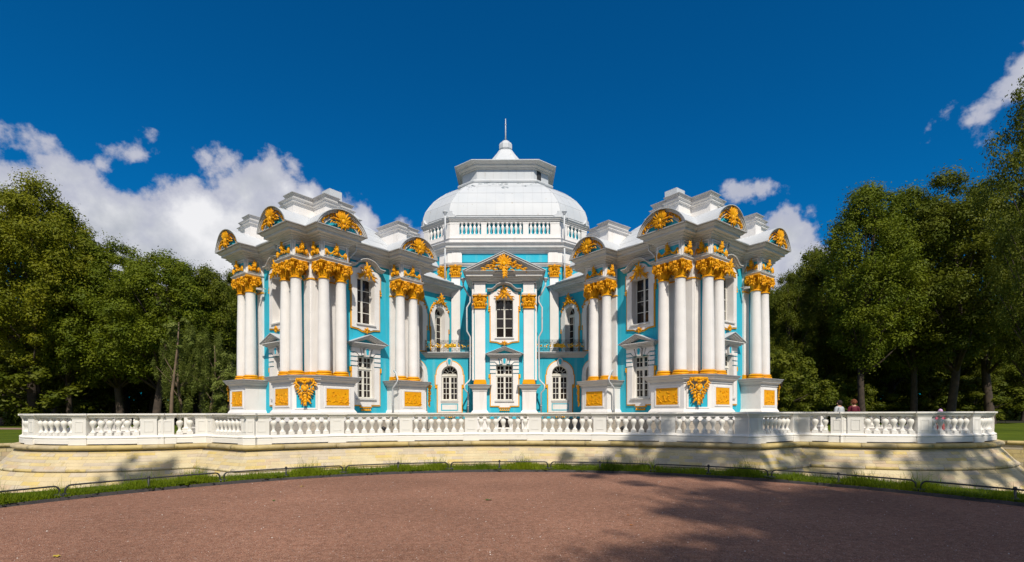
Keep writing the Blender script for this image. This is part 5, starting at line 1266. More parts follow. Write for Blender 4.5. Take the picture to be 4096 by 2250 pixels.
def mpt(s, off, dz):
    k = min(max(bisect.bisect_right(cumM, s) - 1, 0), len(MO) - 2); t = (s - cumM[k]) / max(cumM[k + 1] - cumM[k], 1e-6)
    p = MO[k] * (1 - t) + MO[k + 1] * t; m = MM[k] * (1 - t) + MM[k + 1] * t; q = p + m * off; return (q.x, q.y, gz(p.x, p.y) + dz)
outer_stones = MB(); idx = []
mbk = {k: MB() for k in range(8)}
s = 0
for c in range(16):
    s = RC.uniform(-.4, 0)
    while s < cumM[-1] - .3:
        ln = RC.uniform(.4, .9); sm_ = s + ln / 2; p = mpt(max(sm_, 0), 0, 0)
        if (p[1] < 36 and (abs(p[0]) > 12)) and s > 0:
            z0_ = -.20 - .2 * c; vs = []
            for ss in (s + .006, s + ln - .006):
                for (o_, z_) in ((.0, z0_), (-.02, z0_), (-.02, z0_ - .19), (.0, z0_ - .19)): vs.append(mpt(ss, o_, z_))
            mbk[RC.randrange(8)].add(vs, [(0, 1, 5, 4), (1, 2, 6, 5), (2, 3, 7, 6), (0, 3, 2, 1), (4, 5, 6, 7)])
        s += ln
mb = MB()
for k in range(8): a = len(mb.f); mb.add(mbk[k].v, mbk[k].f); idx += [k] * (len(mb.f) - a)
me = mb.mesh('stone', STONES); me.polygons.foreach_set('material_index', idx); tag(put('stone', me, OW), kind='stuff')
s = 0
while s < cumM[-1] - .5:
    ln = RC.uniform(.9, 1.5); p = mpt(s + ln / 2, 0, 0)
    if p[1] < 40 and abs(p[0]) > 10.8:
        vs = []; nn = 4; prof = [(.22, .015), (-.02, .015)] + [(-.02 - .10 * cos(rad(t)), -.075 + .09 * sin(rad(t))) for t in (60, 20, -20, -60)] + [(0, -.175)]
        for i in range(nn + 1): vs += [mpt(s + .005 + (ln - .01) * i / nn, o_, z_) for o_, z_ in prof]
        k = len(prof); m = MB(); m.add(vs, [(i * k + j, i * k + j + 1, (i + 1) * k + j + 1, (i + 1) * k + j) for i in range(nn) for j in range(k - 1)] + [tuple(range(k))]); put('coping_stone', m.mesh('coping_stone', RC.choice(COPE), True), OW)
    s += ln
# path band across the far lawn
for sg in (-1, 1):
    pb = MB(); pb.add([(sg * 34, 44, .232), (sg * 110, 56, .232), (sg * 110, 60, .232), (sg * 34, 48.5, .232)], [(0, 1, 2, 3) if sg > 0 else (3, 2, 1, 0)])
    if sg < 0: tag(put('path', pb.mesh('path', 'path')), kind='structure')
ff = MB(); ff.add([(-300, 62, .236), (300, 62, .236), (300, 300, .236), (-300, 300, .236)], [(0, 1, 2, 3)]); tag(put('forest_floor', ff.mesh('forest_floor', 'forest_floor')), kind='structure')
hl_ = MB(); hl_.add([(-400, 106, .1), (400, 106, .1), (400, 112, 4.2), (-400, 112, 4.2), (400, 300, 5), (-400, 300, 5)], [(0, 1, 2, 3), (3, 2, 4, 5)]); tag(put('backing_bank', hl_.mesh('backing_bank', 'forest_floor')), kind='structure')  # added dark earth bank, closes bright sky gaps under the far wood
# kerb of dark stones round the gravel
KB = tag(put('kerb', (MB().box(-.01, .01, -.01, .01, -.05, -.04), 'granite'), None, T(GC[0], GC[1] + 10.24, 0)), kind='structure')
kn = 0; a = -82.0
while a < 82:
    ln = RC.uniform(.55, .95); da = math.degrees(ln / 10.235); m = MB(); vs = []; h = .058 + RC.uniform(-.006, .006)
    for i in range(4):
        q = rad(a + .02 + (da - .04) * i / 3)
        for (R_, z) in ((10.20, -.02), (10.205, h), (10.265, h + .004), (10.27, -.02)): vs.append((GC[0] + R_ * sin(q), GC[1] + R_ * cos(q), z))
    m.add(vs, [(i * 4 + j, (i + 1) * 4 + j, (i + 1) * 4 + j + 1, i * 4 + j + 1)[::-1] for i in range(3) for j in range(3)] + [(0, 1, 2, 3)[::-1], (12, 13, 14, 15)])
    put('kerb_stone', m.mesh('kerb_stone', 'granite'), KB); a += da
# low hoop fence
HF = empty('hoop_fence', (GC[0], GC[1] + 10.38, 0), 'low black iron hoop fence curving round the gravel in front of the grass strip', 'fence')
FR = 10.38; dA = math.degrees(2.8 / FR); a_first = math.degrees(math.atan2(1.04 - GC[0], 14.1 - 3.8))
fp = lambda a, off=0, z=0: (GC[0] + (FR + off) * sin(rad(a)), GC[1] + (FR + off) * cos(rad(a)), z)
pm = MB(); pm.tube([(-.042, 0, -.1), (-.042, 0, .12)], .022, 8); pm.tube([(.042, 0, -.1), (.042, 0, .12)], .022, 8); pm.lathe([(.05, .055), (.10, .065), (.105, .085), (.10, .105), (.05, .115)], 12, sx=1.25); DPM = pm.mesh('post', 'iron', True)
pm2 = MB(); pm2.tube([(0, 0, -.1), (0, 0, .27)], .02, 8); pm2.lathe([(.02, .055), (.055, .065), (.06, .085), (.055, .105), (.02, .12)], 10); pm2.blob((0, 0, .285), .032, 8, 6); SPM = pm2.mesh('post', 'iron', True)
for k in range(-5, 5):
    a = a_first + dA * k; an = -rad(a)
    put('post', DPM, HF, T(*fp(a)) @ Matrix.Rotation(an, 4, 'Z'))
    put('post', SPM, HF, T(*fp(a + dA / 2)) @ Matrix.Rotation(an - rad(dA / 2), 4, 'Z'))
    g = math.degrees(.042 / FR); c1 = math.degrees(.09 / FR); pts = [fp(a + g, 0, .08), fp(a + g, 0, .17)]
    for t in (20, 45, 70, 90): pts.append(fp(a + g + c1 * (1 - cos(rad(t))), 0, .17 + .095 * sin(rad(t))))
    for i in range(1, 12): pts.append(fp(a + g + c1 + (dA - 2 * g - 2 * c1) * i / 12, 0, .265))
    for t in (90, 70, 45, 20): pts.append(fp(a + dA - g - c1 * (1 - cos(rad(t))), 0, .17 + .095 * sin(rad(t))))
    pts += [fp(a + dA - g, 0, .17), fp(a + dA - g, 0, .08)]
    m = MB(); m.tube(pts, .0165, 8); put('rail', m.mesh('rail', 'iron', True), HF)
# grass and weeds on the strip
def npmesh(name, V, Fc, mats, smooth=False):
    me = bpy.data.meshes.new(name); V = np.asarray(V, dtype=np.float32); Fc = np.asarray(Fc, dtype=np.int32); k = Fc.shape[1]
    me.vertices.add(len(V)); me.vertices.foreach_set('co', V.ravel()); me.loops.add(Fc.size); me.loops.foreach_set('vertex_index', Fc.ravel())
    me.polygons.add(len(Fc)); me.polygons.foreach_set('loop_start', np.arange(0, Fc.size, k, dtype=np.int32)); me.polygons.foreach_set('loop_total', np.full(len(Fc), k, dtype=np.int32))
    for m in mats: me.materials.append(m)
    me.update(); me.validate(); return me
rg = np.random.default_rng(4)
def blades(name, cnt, afun, rfun, hlo, hhi, w, zb, m):
    a = afun(cnt); R = rfun(cnt); h = rg.uniform(hlo, hhi, cnt) * (0.45 + .55 * rg.random(cnt) ** 2 * 1.6)
    cl = .65 + .7 * np.sin(a * 40) * np.sin(a * 17 + 1); h = h * np.clip(cl, .5, 1.5)
    x = GC[0] + R * np.sin(a); y = GC[1] + R * np.cos(a); th = rg.uniform(0, 2 * pi, cnt); ben = rg.uniform(.1, .7, cnt) * h; bt = rg.uniform(0, 2 * pi, cnt)
    dx, dy = np.cos(th) * w, np.sin(th) * w; z0 = np.full(cnt, zb)
    V = np.stack([np.stack([x - dx, y - dy, z0], 1), np.stack([x + dx, y + dy, z0], 1), np.stack([x + ben * .35 * np.cos(bt) + dx * .7, y + ben * .35 * np.sin(bt) + dy * .7, z0 + h * .6], 1), np.stack([x + ben * .35 * np.cos(bt) - dx * .7, y + ben * .35 * np.sin(bt) - dy * .7, z0 + h * .6], 1), np.stack([x + ben * np.cos(bt), y + ben * np.sin(bt), z0 + h], 1)], 1).reshape(-1, 3)
    i = np.arange(cnt)[:, None] * 5; F3 = np.concatenate([i + [0, 1, 2], i + [0, 2, 3], i + [3, 2, 4]], 0); return npmesh(name, V, F3, [m])
AMAX = rad(78)
o = put('grass', blades('grass', 64000, lambda c: rg.uniform(-AMAX, AMAX, c), lambda c: rg.uniform(10.22, 11.22, c), .10, .20, .006, .05, M['grass'])); tag(o, kind='stuff')
o = put('grass', blades('grass', 5200, lambda c: rg.uniform(-AMAX, AMAX, c), lambda c: rg.uniform(10.5, 11.2, c), .22, .42, .004, .05, M['grass'])); tag(o, kind='stuff')
cnt = 9000; a = rg.uniform(-AMAX, AMAX, cnt); R = rg.uniform(10.20, 10.62, cnt) + .05 * np.sin(a * 55); patch = (np.sin(a * 13) + np.sin(a * 31 + 2) + rg.normal(0, .6, cnt)) > -.3; a, R = a[patch], R[patch]; cnt = len(a)
x = GC[0] + R * np.sin(a); y = GC[1] + R * np.cos(a); z = .04 + rg.uniform(0, .07, cnt); sz = rg.uniform(.012, .032, cnt); th = rg.uniform(0, 2 * pi, cnt)
off = np.array([[-1, -.2, 0], [0, -.8, .3], [1, -.1, 0], [0, 1, .25]]); ct, st_ = np.cos(th), np.sin(th)
V = np.stack([np.stack([x + sz * (o_[0] * ct - o_[1] * st_), y + sz * (o_[0] * st_ + o_[1] * ct), z + sz * o_[2] * 1.2], 1) for o_ in off], 1).reshape(-1, 3); Fq = np.arange(cnt)[:, None] * 4 + [0, 1, 2, 3]
tag(put('clover', npmesh('clover', V, Fq, [M['weed']])), kind='stuff')
# broad-leaved weeds one can pick out
def weed_mesh(seed, sc=1.0, ln=.22):
    r = random.Random(seed); mb = MB()
    for i in range(9):
        a = 2 * pi * i / 9 + r.uniform(-.2, .2); L_ = ln * r.uniform(.7, 1.1); el = r.uniform(.2, .9); k = 4; vs = []
        for j in range(k + 1):
            t = j / k; w = .05 * sin(pi * min(t * .85 + .1, 1)); rr = L_ * t * cos(el * (1 - t * .5)); zz = L_ * sin(el) * t * (1 - .45 * t)
            for q in (-1, 0, 1): vs.append((rr * cos(a) - q * w * sin(a), rr * sin(a) + q * w * cos(a), zz + abs(q) * .012))
        mb.add(vs, [(j * 3 + q, j * 3 + q + 1, (j + 1) * 3 + q + 1, (j + 1) * 3 + q) for j in range(k) for q in range(2)])
    return mb.mesh('weed', 'weed', True)
for i, (px, py, sc, lab) in enumerate(((1125, 1925, .9, 'broad-leaved weed spilling over the kerb left of centre'), (740, 1945, 1.3, 'large dandelion-like weed behind the hoop fence at left'), (1305, 1880, .8, 'single upright dock leaf weed by the stone wall left of centre'), (1640, 1868, .7, 'small weed beside the fence post in the centre left'), (3755, 1990, .8, 'weed growing over the kerb at the right fence post'))):
    D = 14.2 if 1600 < px < 2600 else 11.0; u = (px - 2048) / 2012
    b_ = -2 * (u * GC[0] + GC[1]); A_ = 1 + u * u; C_ = GC[0] ** 2 + GC[1] ** 2 - 10.4 ** 2; D = (-b_ + sqrt(b_ * b_ - 4 * A_ * C_)) / (2 * A_)
    tag(put('weed', weed_mesh(i), None, T(u * D, D, .03) @ Matrix.Scale(sc, 4)), lab, 'weed')
# fallen leaves and pale grit on the gravel
lm = [mat('dead_leaf', (.30, .10, .015)), mat('green_leaf', (.05, .12, .01)), mat('yellow_leaf', (.45, .32, .04))]
def fleaf(seed, s, m):
    r = random.Random(seed); mb = MB(); n = 10; vs = [(0, 0, .012)]
    for i in range(n): a = 2 * pi * i / n; q = s * (1 if i % 2 else .62) * r.uniform(.8, 1.15); vs.append((q * cos(a), q * sin(a) * .7, .006 + .014 * r.random()))
    mb.add(vs, [(0, 1 + i, 1 + (i + 1) % n) for i in range(n)]); return mb.mesh('fallen_leaf', m)
for i, (px, py, s, k, lab) in enumerate(((1952, 2002, .09, 1, 'green fallen leaf curled in the middle of the gravel'), (1208, 1946, .05, 2, 'yellow fallen leaf near the kerb left of centre'), (1094, 2003, .05, 1, 'olive fallen leaf lying left on the gravel'), (2513, 2066, .035, 0, 'small rusty leaf fragment right of centre on the gravel'), (2526, 2105, .04, 0, 'rust-brown fallen leaf in front of the other rusty fragment'), (3298, 1957, .06, 0, 'orange-brown leaf lying by the kerb at right'), (225, 2225, .06, 2, 'ochre leaf at the lower left of the gravel'), (2703, 1909, .06, 2, 'yellow leaf at the kerb right of centre'), (1744, 2047, .025, 0, 'tiny dark red leaf bit left of the green leaf'), (2860, 2062, .03, 0, 'tiny orange leaf bit beside the tree shadow'))):
    D = EYE * 2012 / (py - 1651.5); tag(put('fallen_leaf', fleaf(i, s, lm[k]), None, T((px - 2048) / 2012 * D, D, .002) @ Matrix.Rotation(i, 4, 'Z')), lab, 'fallen leaf')
cnt = 700; th = rg.uniform(-1.1, 1.1, cnt); R = rg.uniform(5, 13.5, cnt); x = R * np.sin(th); y = R * np.cos(th); ok = (x - GC[0]) ** 2 + (y - GC[1]) ** 2 < 101; x, y = x[ok], y[ok]; cnt = len(x); s_ = rg.uniform(.004, .012, cnt)
oc = np.array([[1, 0, 0], [0, 1, 0], [-1, 0, 0], [0, -1, 0], [0, 0, 1]]); V = (np.stack([x, y, np.full(cnt, .001)], 1)[:, None, :] + oc[None] * s_[:, None, None]).reshape(-1, 3); i = np.arange(cnt)[:, None] * 5
F3 = np.concatenate([i + [0, 1, 4], i + [1, 2, 4], i + [2, 3, 4], i + [3, 0, 4]], 0); tag(put('grit', npmesh('grit', V, F3, [mat('pale_grit', (.75, .68, .62), (.35, .25, .2), 3)])), kind='stuff')
# boulders at the foot of the moat wall on the right
for i, (x, y, s, lab) in enumerate(((25.2, 23.6, .55, 'large grey boulder at the foot of the moat wall, far right'), (24.9, 22.4, .35, 'small boulder beside the large one in the moat, far right'))):
    r = random.Random(i); mb = MB(); mb.blob((0, 0, 0), (s, s * .8, s * .6), 12, 8); mb.v = [(vx * r.uniform(.9, 1.1), vy * r.uniform(.9, 1.1), vz * r.uniform(.9, 1.1)) for vx, vy, vz in mb.v]
    tag(put('boulder', mb.mesh('boulder', 'moss', True), None, T(x, y, EYE - 3.1)), lab, 'boulder')
# floodlights on the terrace
fm = MB(); fm.tube([(0, 0, .35), (0, -.34, .42)], [.10, .085], 12); fm.tube([(0, 0, 0), (0, 0, .34)], .02, 6); fm.box(-.1, .1, -.1, .1, 0, .02)
for px, side in ((1540, 'left'), (2488, 'right')):
    D = 24.0; tag(put('floodlight', fm.mesh('floodlight', 'iron', True), None, T((px - 2048) / 2012 * D, D, EYE - 1.13)), 'small black floodlight standing on the terrace behind the balusters, %s of centre' % side, 'floodlight', 'terrace floodlights')

# ------------------------------------------------------------------ people behind the right-hand end of the balustrade, seen from behind
def skin_fig(name, verts, edges, rads, m, parent=None, Mw=I4, sub=1):
    me = bpy.data.meshes.new(name); me.from_pydata(verts, edges, []); me.materials.append(m); o = put(name, me, parent, Mw)
    sk = o.modifiers.new('skin', 'SKIN'); 
    for i, r in enumerate(rads): me.skin_vertices[0].data[i].radius = (r, r) if not isinstance(r, tuple) else r
    me.skin_vertices[0].data[0].use_root = True
    s = o.modifiers.new('sub', 'SUBSURF'); s.levels = s.render_levels = sub + 1; return o
SKINM = mat('skin', (.50, .28, .19), rough=.6)
def person(x, y, zf, H, yaw, top, bottom, hair, curly, label, group=None, seat=False):
    P = empty('person', (x, y, zf), label, 'person', group); k = H / 1.70
    Mw = T(x, y, zf) @ Matrix.Rotation(yaw, 4, 'Z') @ Matrix.Scale(k, 4)
    v = [(0, 0, .95), (0, .0, 1.12), (0, -.01, 1.30), (0, 0, 1.42), (0, 0, 1.50), (0, .015, 1.585), (0, .01, 1.66),
         (.17, 0, 1.37), (.21, .01, 1.12), (.20, .08, .90), (.20, .10, .82), (-.17, 0, 1.37), (-.21, .01, 1.12), (-.20, .08, .90), (-.20, .10, .82),
         (.09, 0, .88), (.10, .02, .48), (.10, -.02, .09), (.10, .12, .04), (-.09, 0, .88), (-.10, .02, .48), (-.10, -.02, .09), (-.10, .12, .04)]
    e = [(0, 1), (1, 2), (2, 3), (3, 4), (4, 5), (5, 6), (3, 7), (7, 8), (8, 9), (9, 10), (3, 11), (11, 12), (12, 13), (13, 14), (0, 15), (15, 16), (16, 17), (17, 18), (0, 19), (19, 20), (20, 21), (21, 22)]
    r = [.13, .115, .13, .09, .052, .085, .07, .062, .042, .03, .035, .062, .042, .03, .035, .085, .058, .04, .035, .085, .058, .04, .035]
    body = skin_fig('body', v, e, r, SKINM, P, Mw)
    skin_fig('jacket', [(0, 0, .88), (0, 0, 1.12), (0, -.01, 1.30), (0, 0, 1.41), (.175, 0, 1.375), (.215, .01, 1.12), (.205, .08, .91), (-.175, 0, 1.375), (-.215, .01, 1.12), (-.205, .08, .91)], [(0, 1), (1, 2), (2, 3), (3, 4), (4, 5), (5, 6), (3, 7), (7, 8), (8, 9)], [.17, .15, .16, .085, .082, .06, .05, .082, .06, .05], top, P, Mw)
    skin_fig('trousers', [(0, 0, .93), (.09, 0, .86), (.10, .02, .48), (.10, -.02, .12), (-.09, 0, .86), (-.10, .02, .48), (-.10, -.02, .12)], [(0, 1), (1, 2), (2, 3), (0, 4), (4, 5), (5, 6)], [.15, .105, .078, .065, .105, .078, .065], bottom, P, Mw)
    hb_ = MB(); hb_.blob((0, -.02, 1.63), (.105, .115, .125), 14, 10)
    if curly:
        rr = random.Random(2)
        for i in range(46):
            a, b = rr.uniform(0, 2 * pi), rr.uniform(-.3, 1.4); hb_.blob((.105 * cos(a) * cos(b), -.02 + .11 * sin(a) * cos(b), 1.62 + .12 * sin(b)), .035, 6, 4)
    put('hair', hb_.mesh('hair', hair, True), P, Mw)
    nb = MB(); nb.blob((0, .115, 1.585), (.018, .03, .03), 6, 4)
    for q in (-1, 1): nb.blob((q * .095, .01, 1.59), (.02, .03, .04), 6, 4); nb.blob((q * .035, .095, 1.62), (.015, .01, .01), 6, 4)
    put('face_features', nb.mesh('face_features', SKINM, True), P, Mw)
    return P
person(14.45, 22.2, EYE - 1.13, 1.60, rad(10), mat('grey_jacket', (.42, .44, .46)), mat('dark_trousers', (.03, .03, .04)), mat('dark_hair', (.02, .012, .01)), False, 'person in a pale grey jacket with short dark hair behind the balustrade, seen from behind')
person(14.95, 22.0, EYE - 1.13, 1.62, rad(-15), mat('maroon_top', (.10, .008, .02)), mat('dark_skirt', (.04, .02, .02)), mat('auburn_hair', (.16, .05, .02)), True, 'person in a maroon top with curly auburn hair behind the balustrade')
person(17.3, 20.3, EYE - 1.13, 1.20, rad(160), mat('pink_top', (.55, .12, .18)), mat('rose_trousers', (.35, .10, .10)), mat('lilac_hat', (.60, .38, .60)), False, 'small person in pink with a lilac hat barely showing above the balustrade at far right')

# ------------------------------------------------------------------ trees
def crown(seed, rx, ry, rz, z0, ncl, nlf, ls, top_heavy=.5, droop=False):
    g = np.random.default_rng(seed); V = []; cl = []
    for i in range(ncl):
        while True:
            p = g.uniform(-1, 1, 3); q = np.linalg.norm(p)
            if .35 < q < 1.0 and (g.random() < q): break
        wz = 1 - max(p[2] * .5 - .1, 0); cl.append((p[0] * rx * wz, p[1] * ry * wz, p[2] * rz))
    cl = np.array(cl); sz = g.uniform(.08, .17, ncl) * (rx + rz) * .55
    lobes = np.repeat(np.arange(ncl), nlf); c = cl[lobes]; d = g.normal(0, 1, (len(lobes), 3)); d /= np.linalg.norm(d, axis=1)[:, None]; rr = sz[lobes] * g.random(len(lobes)) ** .38 * np.where(g.random(len(lobes)) < .22, g.uniform(1.0, 1.9, len(lobes)), 1.0)
    if droop: d *= np.array([.55, .55, 1.9]); 
    else: d *= np.array([1.0, 1.0, .82])
    pos = c + d * rr[:, None]; pos[:, 2] += z0
    nrm = d * .95 + g.normal(0, .36, pos.shape) + np.array([0, 0, .45]); nrm /= np.linalg.norm(nrm, axis=1)[:, None]
    t = np.cross(nrm, g.normal(0, 1, pos.shape)); t /= np.linalg.norm(t, axis=1)[:, None]; b = np.cross(nrm, t); s = (g.uniform(.6, 1.25, len(pos)) * ls)[:, None]
    asp = .5 if not droop else .3
    V = np.stack([pos - t * s, pos - b * s * asp - nrm * s * .15, pos + t * s, pos + b * s * asp - nrm * s * .15], 1).reshape(-1, 3)
    F4 = np.arange(len(pos))[:, None] * 4 + [0, 1, 2, 3]
    return V, F4, cl + np.array([0, 0, z0])
def trunk_mb(seed, h, r, cl, z_first=.3, nl=16, lean=0.0, multi=1):
    rr = random.Random(seed); mb = MB()
    pts = [(lean * h * t ** 1.3 + .03 * h * sin(3 * t + seed), .02 * h * sin(4 * t + seed), h * t) for t in [i / 9 for i in range(10)]]
    mb.tube([(pts[0][0], pts[0][1], -.3)] + pts, [r * 1.5] + [r * (1.15 - .95 * (i / 9) ** .9) for i in range(10)], 8)
    ids = list(range(len(cl))); rr.shuffle(ids)
    for k in ids[:nl]:
        q = cl[k]; t = min(max(q[2] / h * .72, z_first), .92); i = int(t * 9); b = Vector(pts[i]); e = Vector(q); m = (b + e) / 2 + Vector((0, 0, -.05 * (e - b).length))
        R0 = r * (1.0 - .75 * t) * .55; mb.tube([b, m, e], [R0, R0 * .55, R0 * .18], 5)
    return mb
KINDS = {}
def make_kind(key, seed, rx, ry, rz, z0, h, r, ncl, nlf, ls, lm_, bark='bark', droop=False, lean=0.0, nl=16):
    V, F4, cl = crown(seed, rx, ry, rz, z0, ncl, nlf, ls, droop=droop)
    me = npmesh('crown', V, F4, [LEAF[lm_]]); tm = trunk_mb(seed, h, r, cl, .84 if key == 'pine' else .3, nl, lean).mesh('trunk', bark, True); KINDS[key] = (me, tm, h)
make_kind('linden', 1, 5.6, 5.6, 9.2, 15.5, 22, .42, 280, 300, .135, 0, nl=30)
make_kind('linden_b', 2, 6.0, 6.0, 8.0, 13.0, 19, .40, 280, 290, .135, 3, nl=30)
make_kind('oak', 3, 5.4, 5.4, 9.6, 16.0, 23, .38, 260, 290, .132, 1, nl=30)
make_kind('maple', 4, 4.6, 4.6, 10.5, 16.5, 24, .34, 240, 260, .135, 3, nl=34)
make_kind('dark_oak', 5, 6.4, 6.4, 7.5, 12.0, 17, .40, 230, 280, .15, 1, nl=26)
make_kind('near', 12, 5.0, 5.0, 10.0, 16.0, 23, .36, 160, 240, .125, 1, nl=40)
make_kind('pine', 13, 4.4, 4.4, 1.6, 23.2, 24.0, .22, 110, 60, .17, 1, nl=16)
make_kind('birch', 6, 2.7, 2.7, 5.0, 6.6, 9.8, .19, 70, 300, .095, 2, 'bark_pale', True, .05)
make_kind('young', 7, 1.7, 1.7, 3.8, 4.0, 6.8, .10, 40, 240, .09, 2)
make_kind('shrubby', 8, 4.2, 4.2, 3.8, 3.6, 6.0, .16, 100, 280, .14, 1)
for k in KINDS: KINDS[k][0].name = 'crown'
LBL = []
def tree(kind, px, ytop, D, label, yaw=None, wx=1.0, group='trees at the edge of the park wood', name='tree', base=None):
    """px = trunk's column in the photograph's grid, ytop = where its top shows, D = distance"""
    me, tm, h = KINDS[kind]; x = (px - 2048) / 2012 * D; zb_ = .22 if base is None else base
    zt = EYE + (1652 - ytop) / 2012 * D; mh = {'linden': 25.2, 'linden_b': 21.6, 'oak': 26.2, 'maple': 27.6, 'dark_oak': 20.2, 'birch': 12.2, 'young': 8.2, 'shrubby': 7.9, 'near': 26.6, 'pine': 25.4}[kind]
    s = (zt - zb_) / mh; y = D
    o = empty(name, (x, y, zb_), label, 'tree', group); yaw = random.uniform(0, 6.28) if yaw is None else yaw
    Mw = T(x, y, zb_) @ Matrix.Rotation(yaw, 4, 'Z') @ Matrix.Diagonal((s * wx, s * wx, s, 1))
    put('trunk', tm, o, Mw); put('crown', me, o, Mw); return o
# left side
tree('linden', 140, 690, 56, 'tallest linden of the left group, its top standing against the clouds', wx=.95)
tree('linden_b', 265, 830, 58, 'broad tree filling the step just right of the tallest linden', wx=.62)
tree('oak', 20, 730, 62, 'tall dark green tree at the very left edge behind the tallest linden', wx=1.0)
tree('linden_b', 460, 950, 60, 'olive green linden whose rounded top steps down right of the tall left trees')
tree('linden_b', 650, 990, 58, 'bright green broad linden in the middle of the left group, above the birch', wx=1.1)
tree('dark_oak', 800, 1030, 62, 'dark bushy tree between the bright linden and the pavilion', wx=.8)
tree('oak', 930, 1070, 66, 'dark tree right behind the left outer columns of the pavilion', wx=.8)
tree('birch', 735, 1265, 47, 'slender birch with drooping twigs and a pale leaning trunk left of the pavilion')
tree('birch', 835, 1300, 47, 'smaller drooping birch between the pale-trunked birch and the pavilion', wx=1.1)
o = empty('tree', ((683 - 2048) / 2012 * 45, 45, .2), 'bare pale leaning trunk of a young tree left of the drooping birches', 'tree', 'trees at the edge of the park wood')
tb = MB(); tb.tube([(0, 0, -.2), (.05, 0, 1.5), (.12, 0, 3.2), (.36, 0, 5.2), (.62, 0, 7.4), (.75, 0, 9.6)], [.17, .15, .13, .10, .07, .03], 8); put('trunk', tb.mesh('trunk', 'bark_pale', True), o, T((683 - 2048) / 2012 * 45, 45, .2))
V_, F_, cl_ = crown(44, 1.3, 1.3, 1.6, 8.6, 22, 160, .13); put('crown', npmesh('crown', V_, F_, [LEAF[2]]), o, T((683 - 2048) / 2012 * 45 + .7, 45, .2))
tree('young', 925, 1370, 46, 'young slim tree beside the left outer pedestal of the pavilion')
tree('shrubby', 160, 1330, 60, 'low bushy tree beneath the tallest linden at far left', wx=1.3)
# right side
tree('oak', 3160, 1080, 60, 'tree next to the right outer columns of the pavilion, lowest of the right group', wx=.8)
tree('dark_oak', 3275, 960, 64, 'rounded tree behind the two visitors on the right', wx=.7)
tree('maple', 3480, 710, 54, 'tall yellow-green maple with a straight trunk in the middle of the right group')
tree('maple', 3640, 730, 58, 'tall maple right of the straight-trunked one, its crown touching it', wx=.95)
tree('oak', 3800, 670, 55, 'tall brownish-green oak near the right end of the wood', wx=1.0)
tree('oak', 3960, 700, 57, 'dark oak behind the near tree at the right edge', wx=1.0)
tree('linden_b', 3560, 1000, 66, 'low dense linden behind the two tall maples')
tree('shrubby', 3360, 1480, 60, 'leafy understorey tree behind the visitors', wx=1.0)
tree('shrubby', 3120, 1380, 50, 'leafy bush-like tree right beside the outer right pedestal')
tree('shrubby', 3720, 1500, 62, 'low understorey tree under the tall oaks on the right', wx=1.2)
tree('near', 4165, 190, 36, 'very tall near tree at the right edge whose branches hang over the frame', wx=.62)
tree('oak', 4120, 800, 47, 'tall dark tree just in front of the wood at the right edge', wx=.6)
tree('maple', 1508, 920, 66, 'treetop peeping over the left gallery roof', wx=.42, group='trees behind the pavilion')
tree('shrubby', 3220, 1500, 58, 'dark bush low behind the outer right pedestal', wx=1.3)
tree('shrubby', 3480, 1540, 63, 'dark undergrowth bush beneath the tall straight-trunked maple', wx=1.6)
tree('shrubby', 3900, 1500, 61, 'dark undergrowth bush beneath the oaks near the right edge', wx=1.5)
# second and third ranks that close the wood
rk = random.Random(21); names2 = ['dark_oak', 'oak', 'linden_b', 'dark_oak']
j = 0
for (x0, x1, lo, hi, D0) in ((-120, 960, 1100, 1300, 72), (3080, 4300, 1080, 1300, 72), (-100, 980, 1220, 1360, 84), (3060, 4300, 1200, 1340, 84)):
    nn = 8
    for i in range(nn):
        px = x0 + (x1 - x0) * (i + rk.uniform(.2, .8)) / nn; kk = names2[j % 4]
        tree(kk, px, rk.uniform(lo, hi), D0 + rk.uniform(-3, 3), 'shaded tree in the wood ' + ('left' if px < 2048 else 'right') + ' of the pavilion, ' + ('behind the front row' if D0 < 80 else 'in the rearmost row'), wx=1.15, group='trees deep in the wood'); j += 1
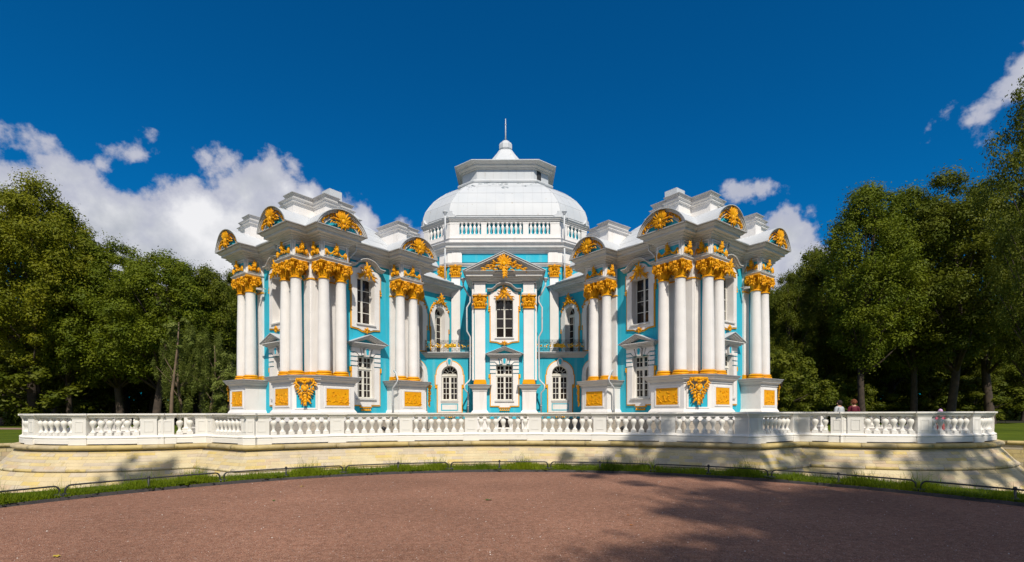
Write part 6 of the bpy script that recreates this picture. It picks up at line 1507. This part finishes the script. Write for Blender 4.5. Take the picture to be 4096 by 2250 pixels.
# the far wood as one mass
g = np.random.default_rng(9); cnt = 130000; side = g.integers(0, 2, cnt) * 2 - 1
x = side * g.uniform(28, 150, cnt); y = g.uniform(92, 104, cnt) - np.abs(x) * .12; z = g.uniform(0, 1, cnt) ** np.where(np.arange(cnt) % 3 == 0, 3.0, .8) * (15 + 2.5 * np.sin(x * .3) + 2 * np.sin(x * .71)); s = g.uniform(.28, .6, cnt)
pos = np.stack([x, y, z], 1); t = g.normal(0, 1, pos.shape); t /= np.linalg.norm(t, axis=1)[:, None]; b = np.cross(t, g.normal(0, 1, pos.shape)); b /= np.linalg.norm(b, axis=1)[:, None]
V = np.stack([pos - t * s[:, None], pos - b * s[:, None] * .6, pos + t * s[:, None], pos + b * s[:, None] * .6], 1).reshape(-1, 3)
tag(put('distant_wood', npmesh('distant_wood', V, np.arange(cnt)[:, None] * 4 + [0, 1, 2, 3], [LEAF[1]])), 'dark mass of the distant wood behind the tree rows', 'wood', kind='stuff')
# trees behind the camera: their shadows fall on the gravel, the terrace wall and the balustrade
def shade_tree(kind, x, y, H, label, wx=1.0, yaw=0):
    me, tm, h = KINDS[kind]; mh = {'linden': 25.2, 'linden_b': 21.6, 'oak': 26.2, 'maple': 27.6, 'dark_oak': 20.2, 'near': 26.6, 'pine': 25.4}[kind]; s = H / mh
    o = empty('tree', (x, y, -.02), label, 'tree', 'trees behind the viewer'); Mw = T(x, y, -.02) @ Matrix.Rotation(yaw, 4, 'Z') @ Matrix.Diagonal((s * wx, s * wx, s, 1)); put('trunk', tm, o, Mw); put('crown', me, o, Mw)
shade_tree('oak', 10.9, -17.6, 31, 'tall broad oak on the right behind the viewer', 1.02, .4)
shade_tree('oak', 17.5, -18.6, 31, 'second tall oak on the right behind the viewer, beside the broad one', .9, 2.1)
shade_tree('pine', 12.2, -5.6, 27.4, 'tallest of the bare-stemmed trees on the right behind the viewer', .9, 1.4)
shade_tree('pine', 8.9, -6.0, 26.1, 'tall bare-stemmed tree on the right behind the viewer', 1.0, 2.9)
shade_tree('pine', 21.0, -5.8, 26.5, 'tall bare-stemmed tree far right behind the viewer', .9, .7)
shade_tree('pine', -8.2, -5.8, 25.8, 'tall bare-stemmed tree on the left behind the viewer', .5, 2.2)
shade_tree('oak', -24, -22, 22, 'broad oak far left behind the viewer', 1.0, 3.2)
shade_tree('linden', 31, -20, 25, 'broad linden far right behind the viewer', .9, 5)
shade_tree('dark_oak', -2, -34, 20, 'bushy tree straight behind the viewer', 1.2, 5)
shade_tree('dark_oak', 16, -38, 22, 'bushy tree behind the viewer, right of the middle', 1.2, 4)
shade_tree('dark_oak', -18, -36, 20, 'bushy tree behind the viewer, left of the middle', 1.2, 1)
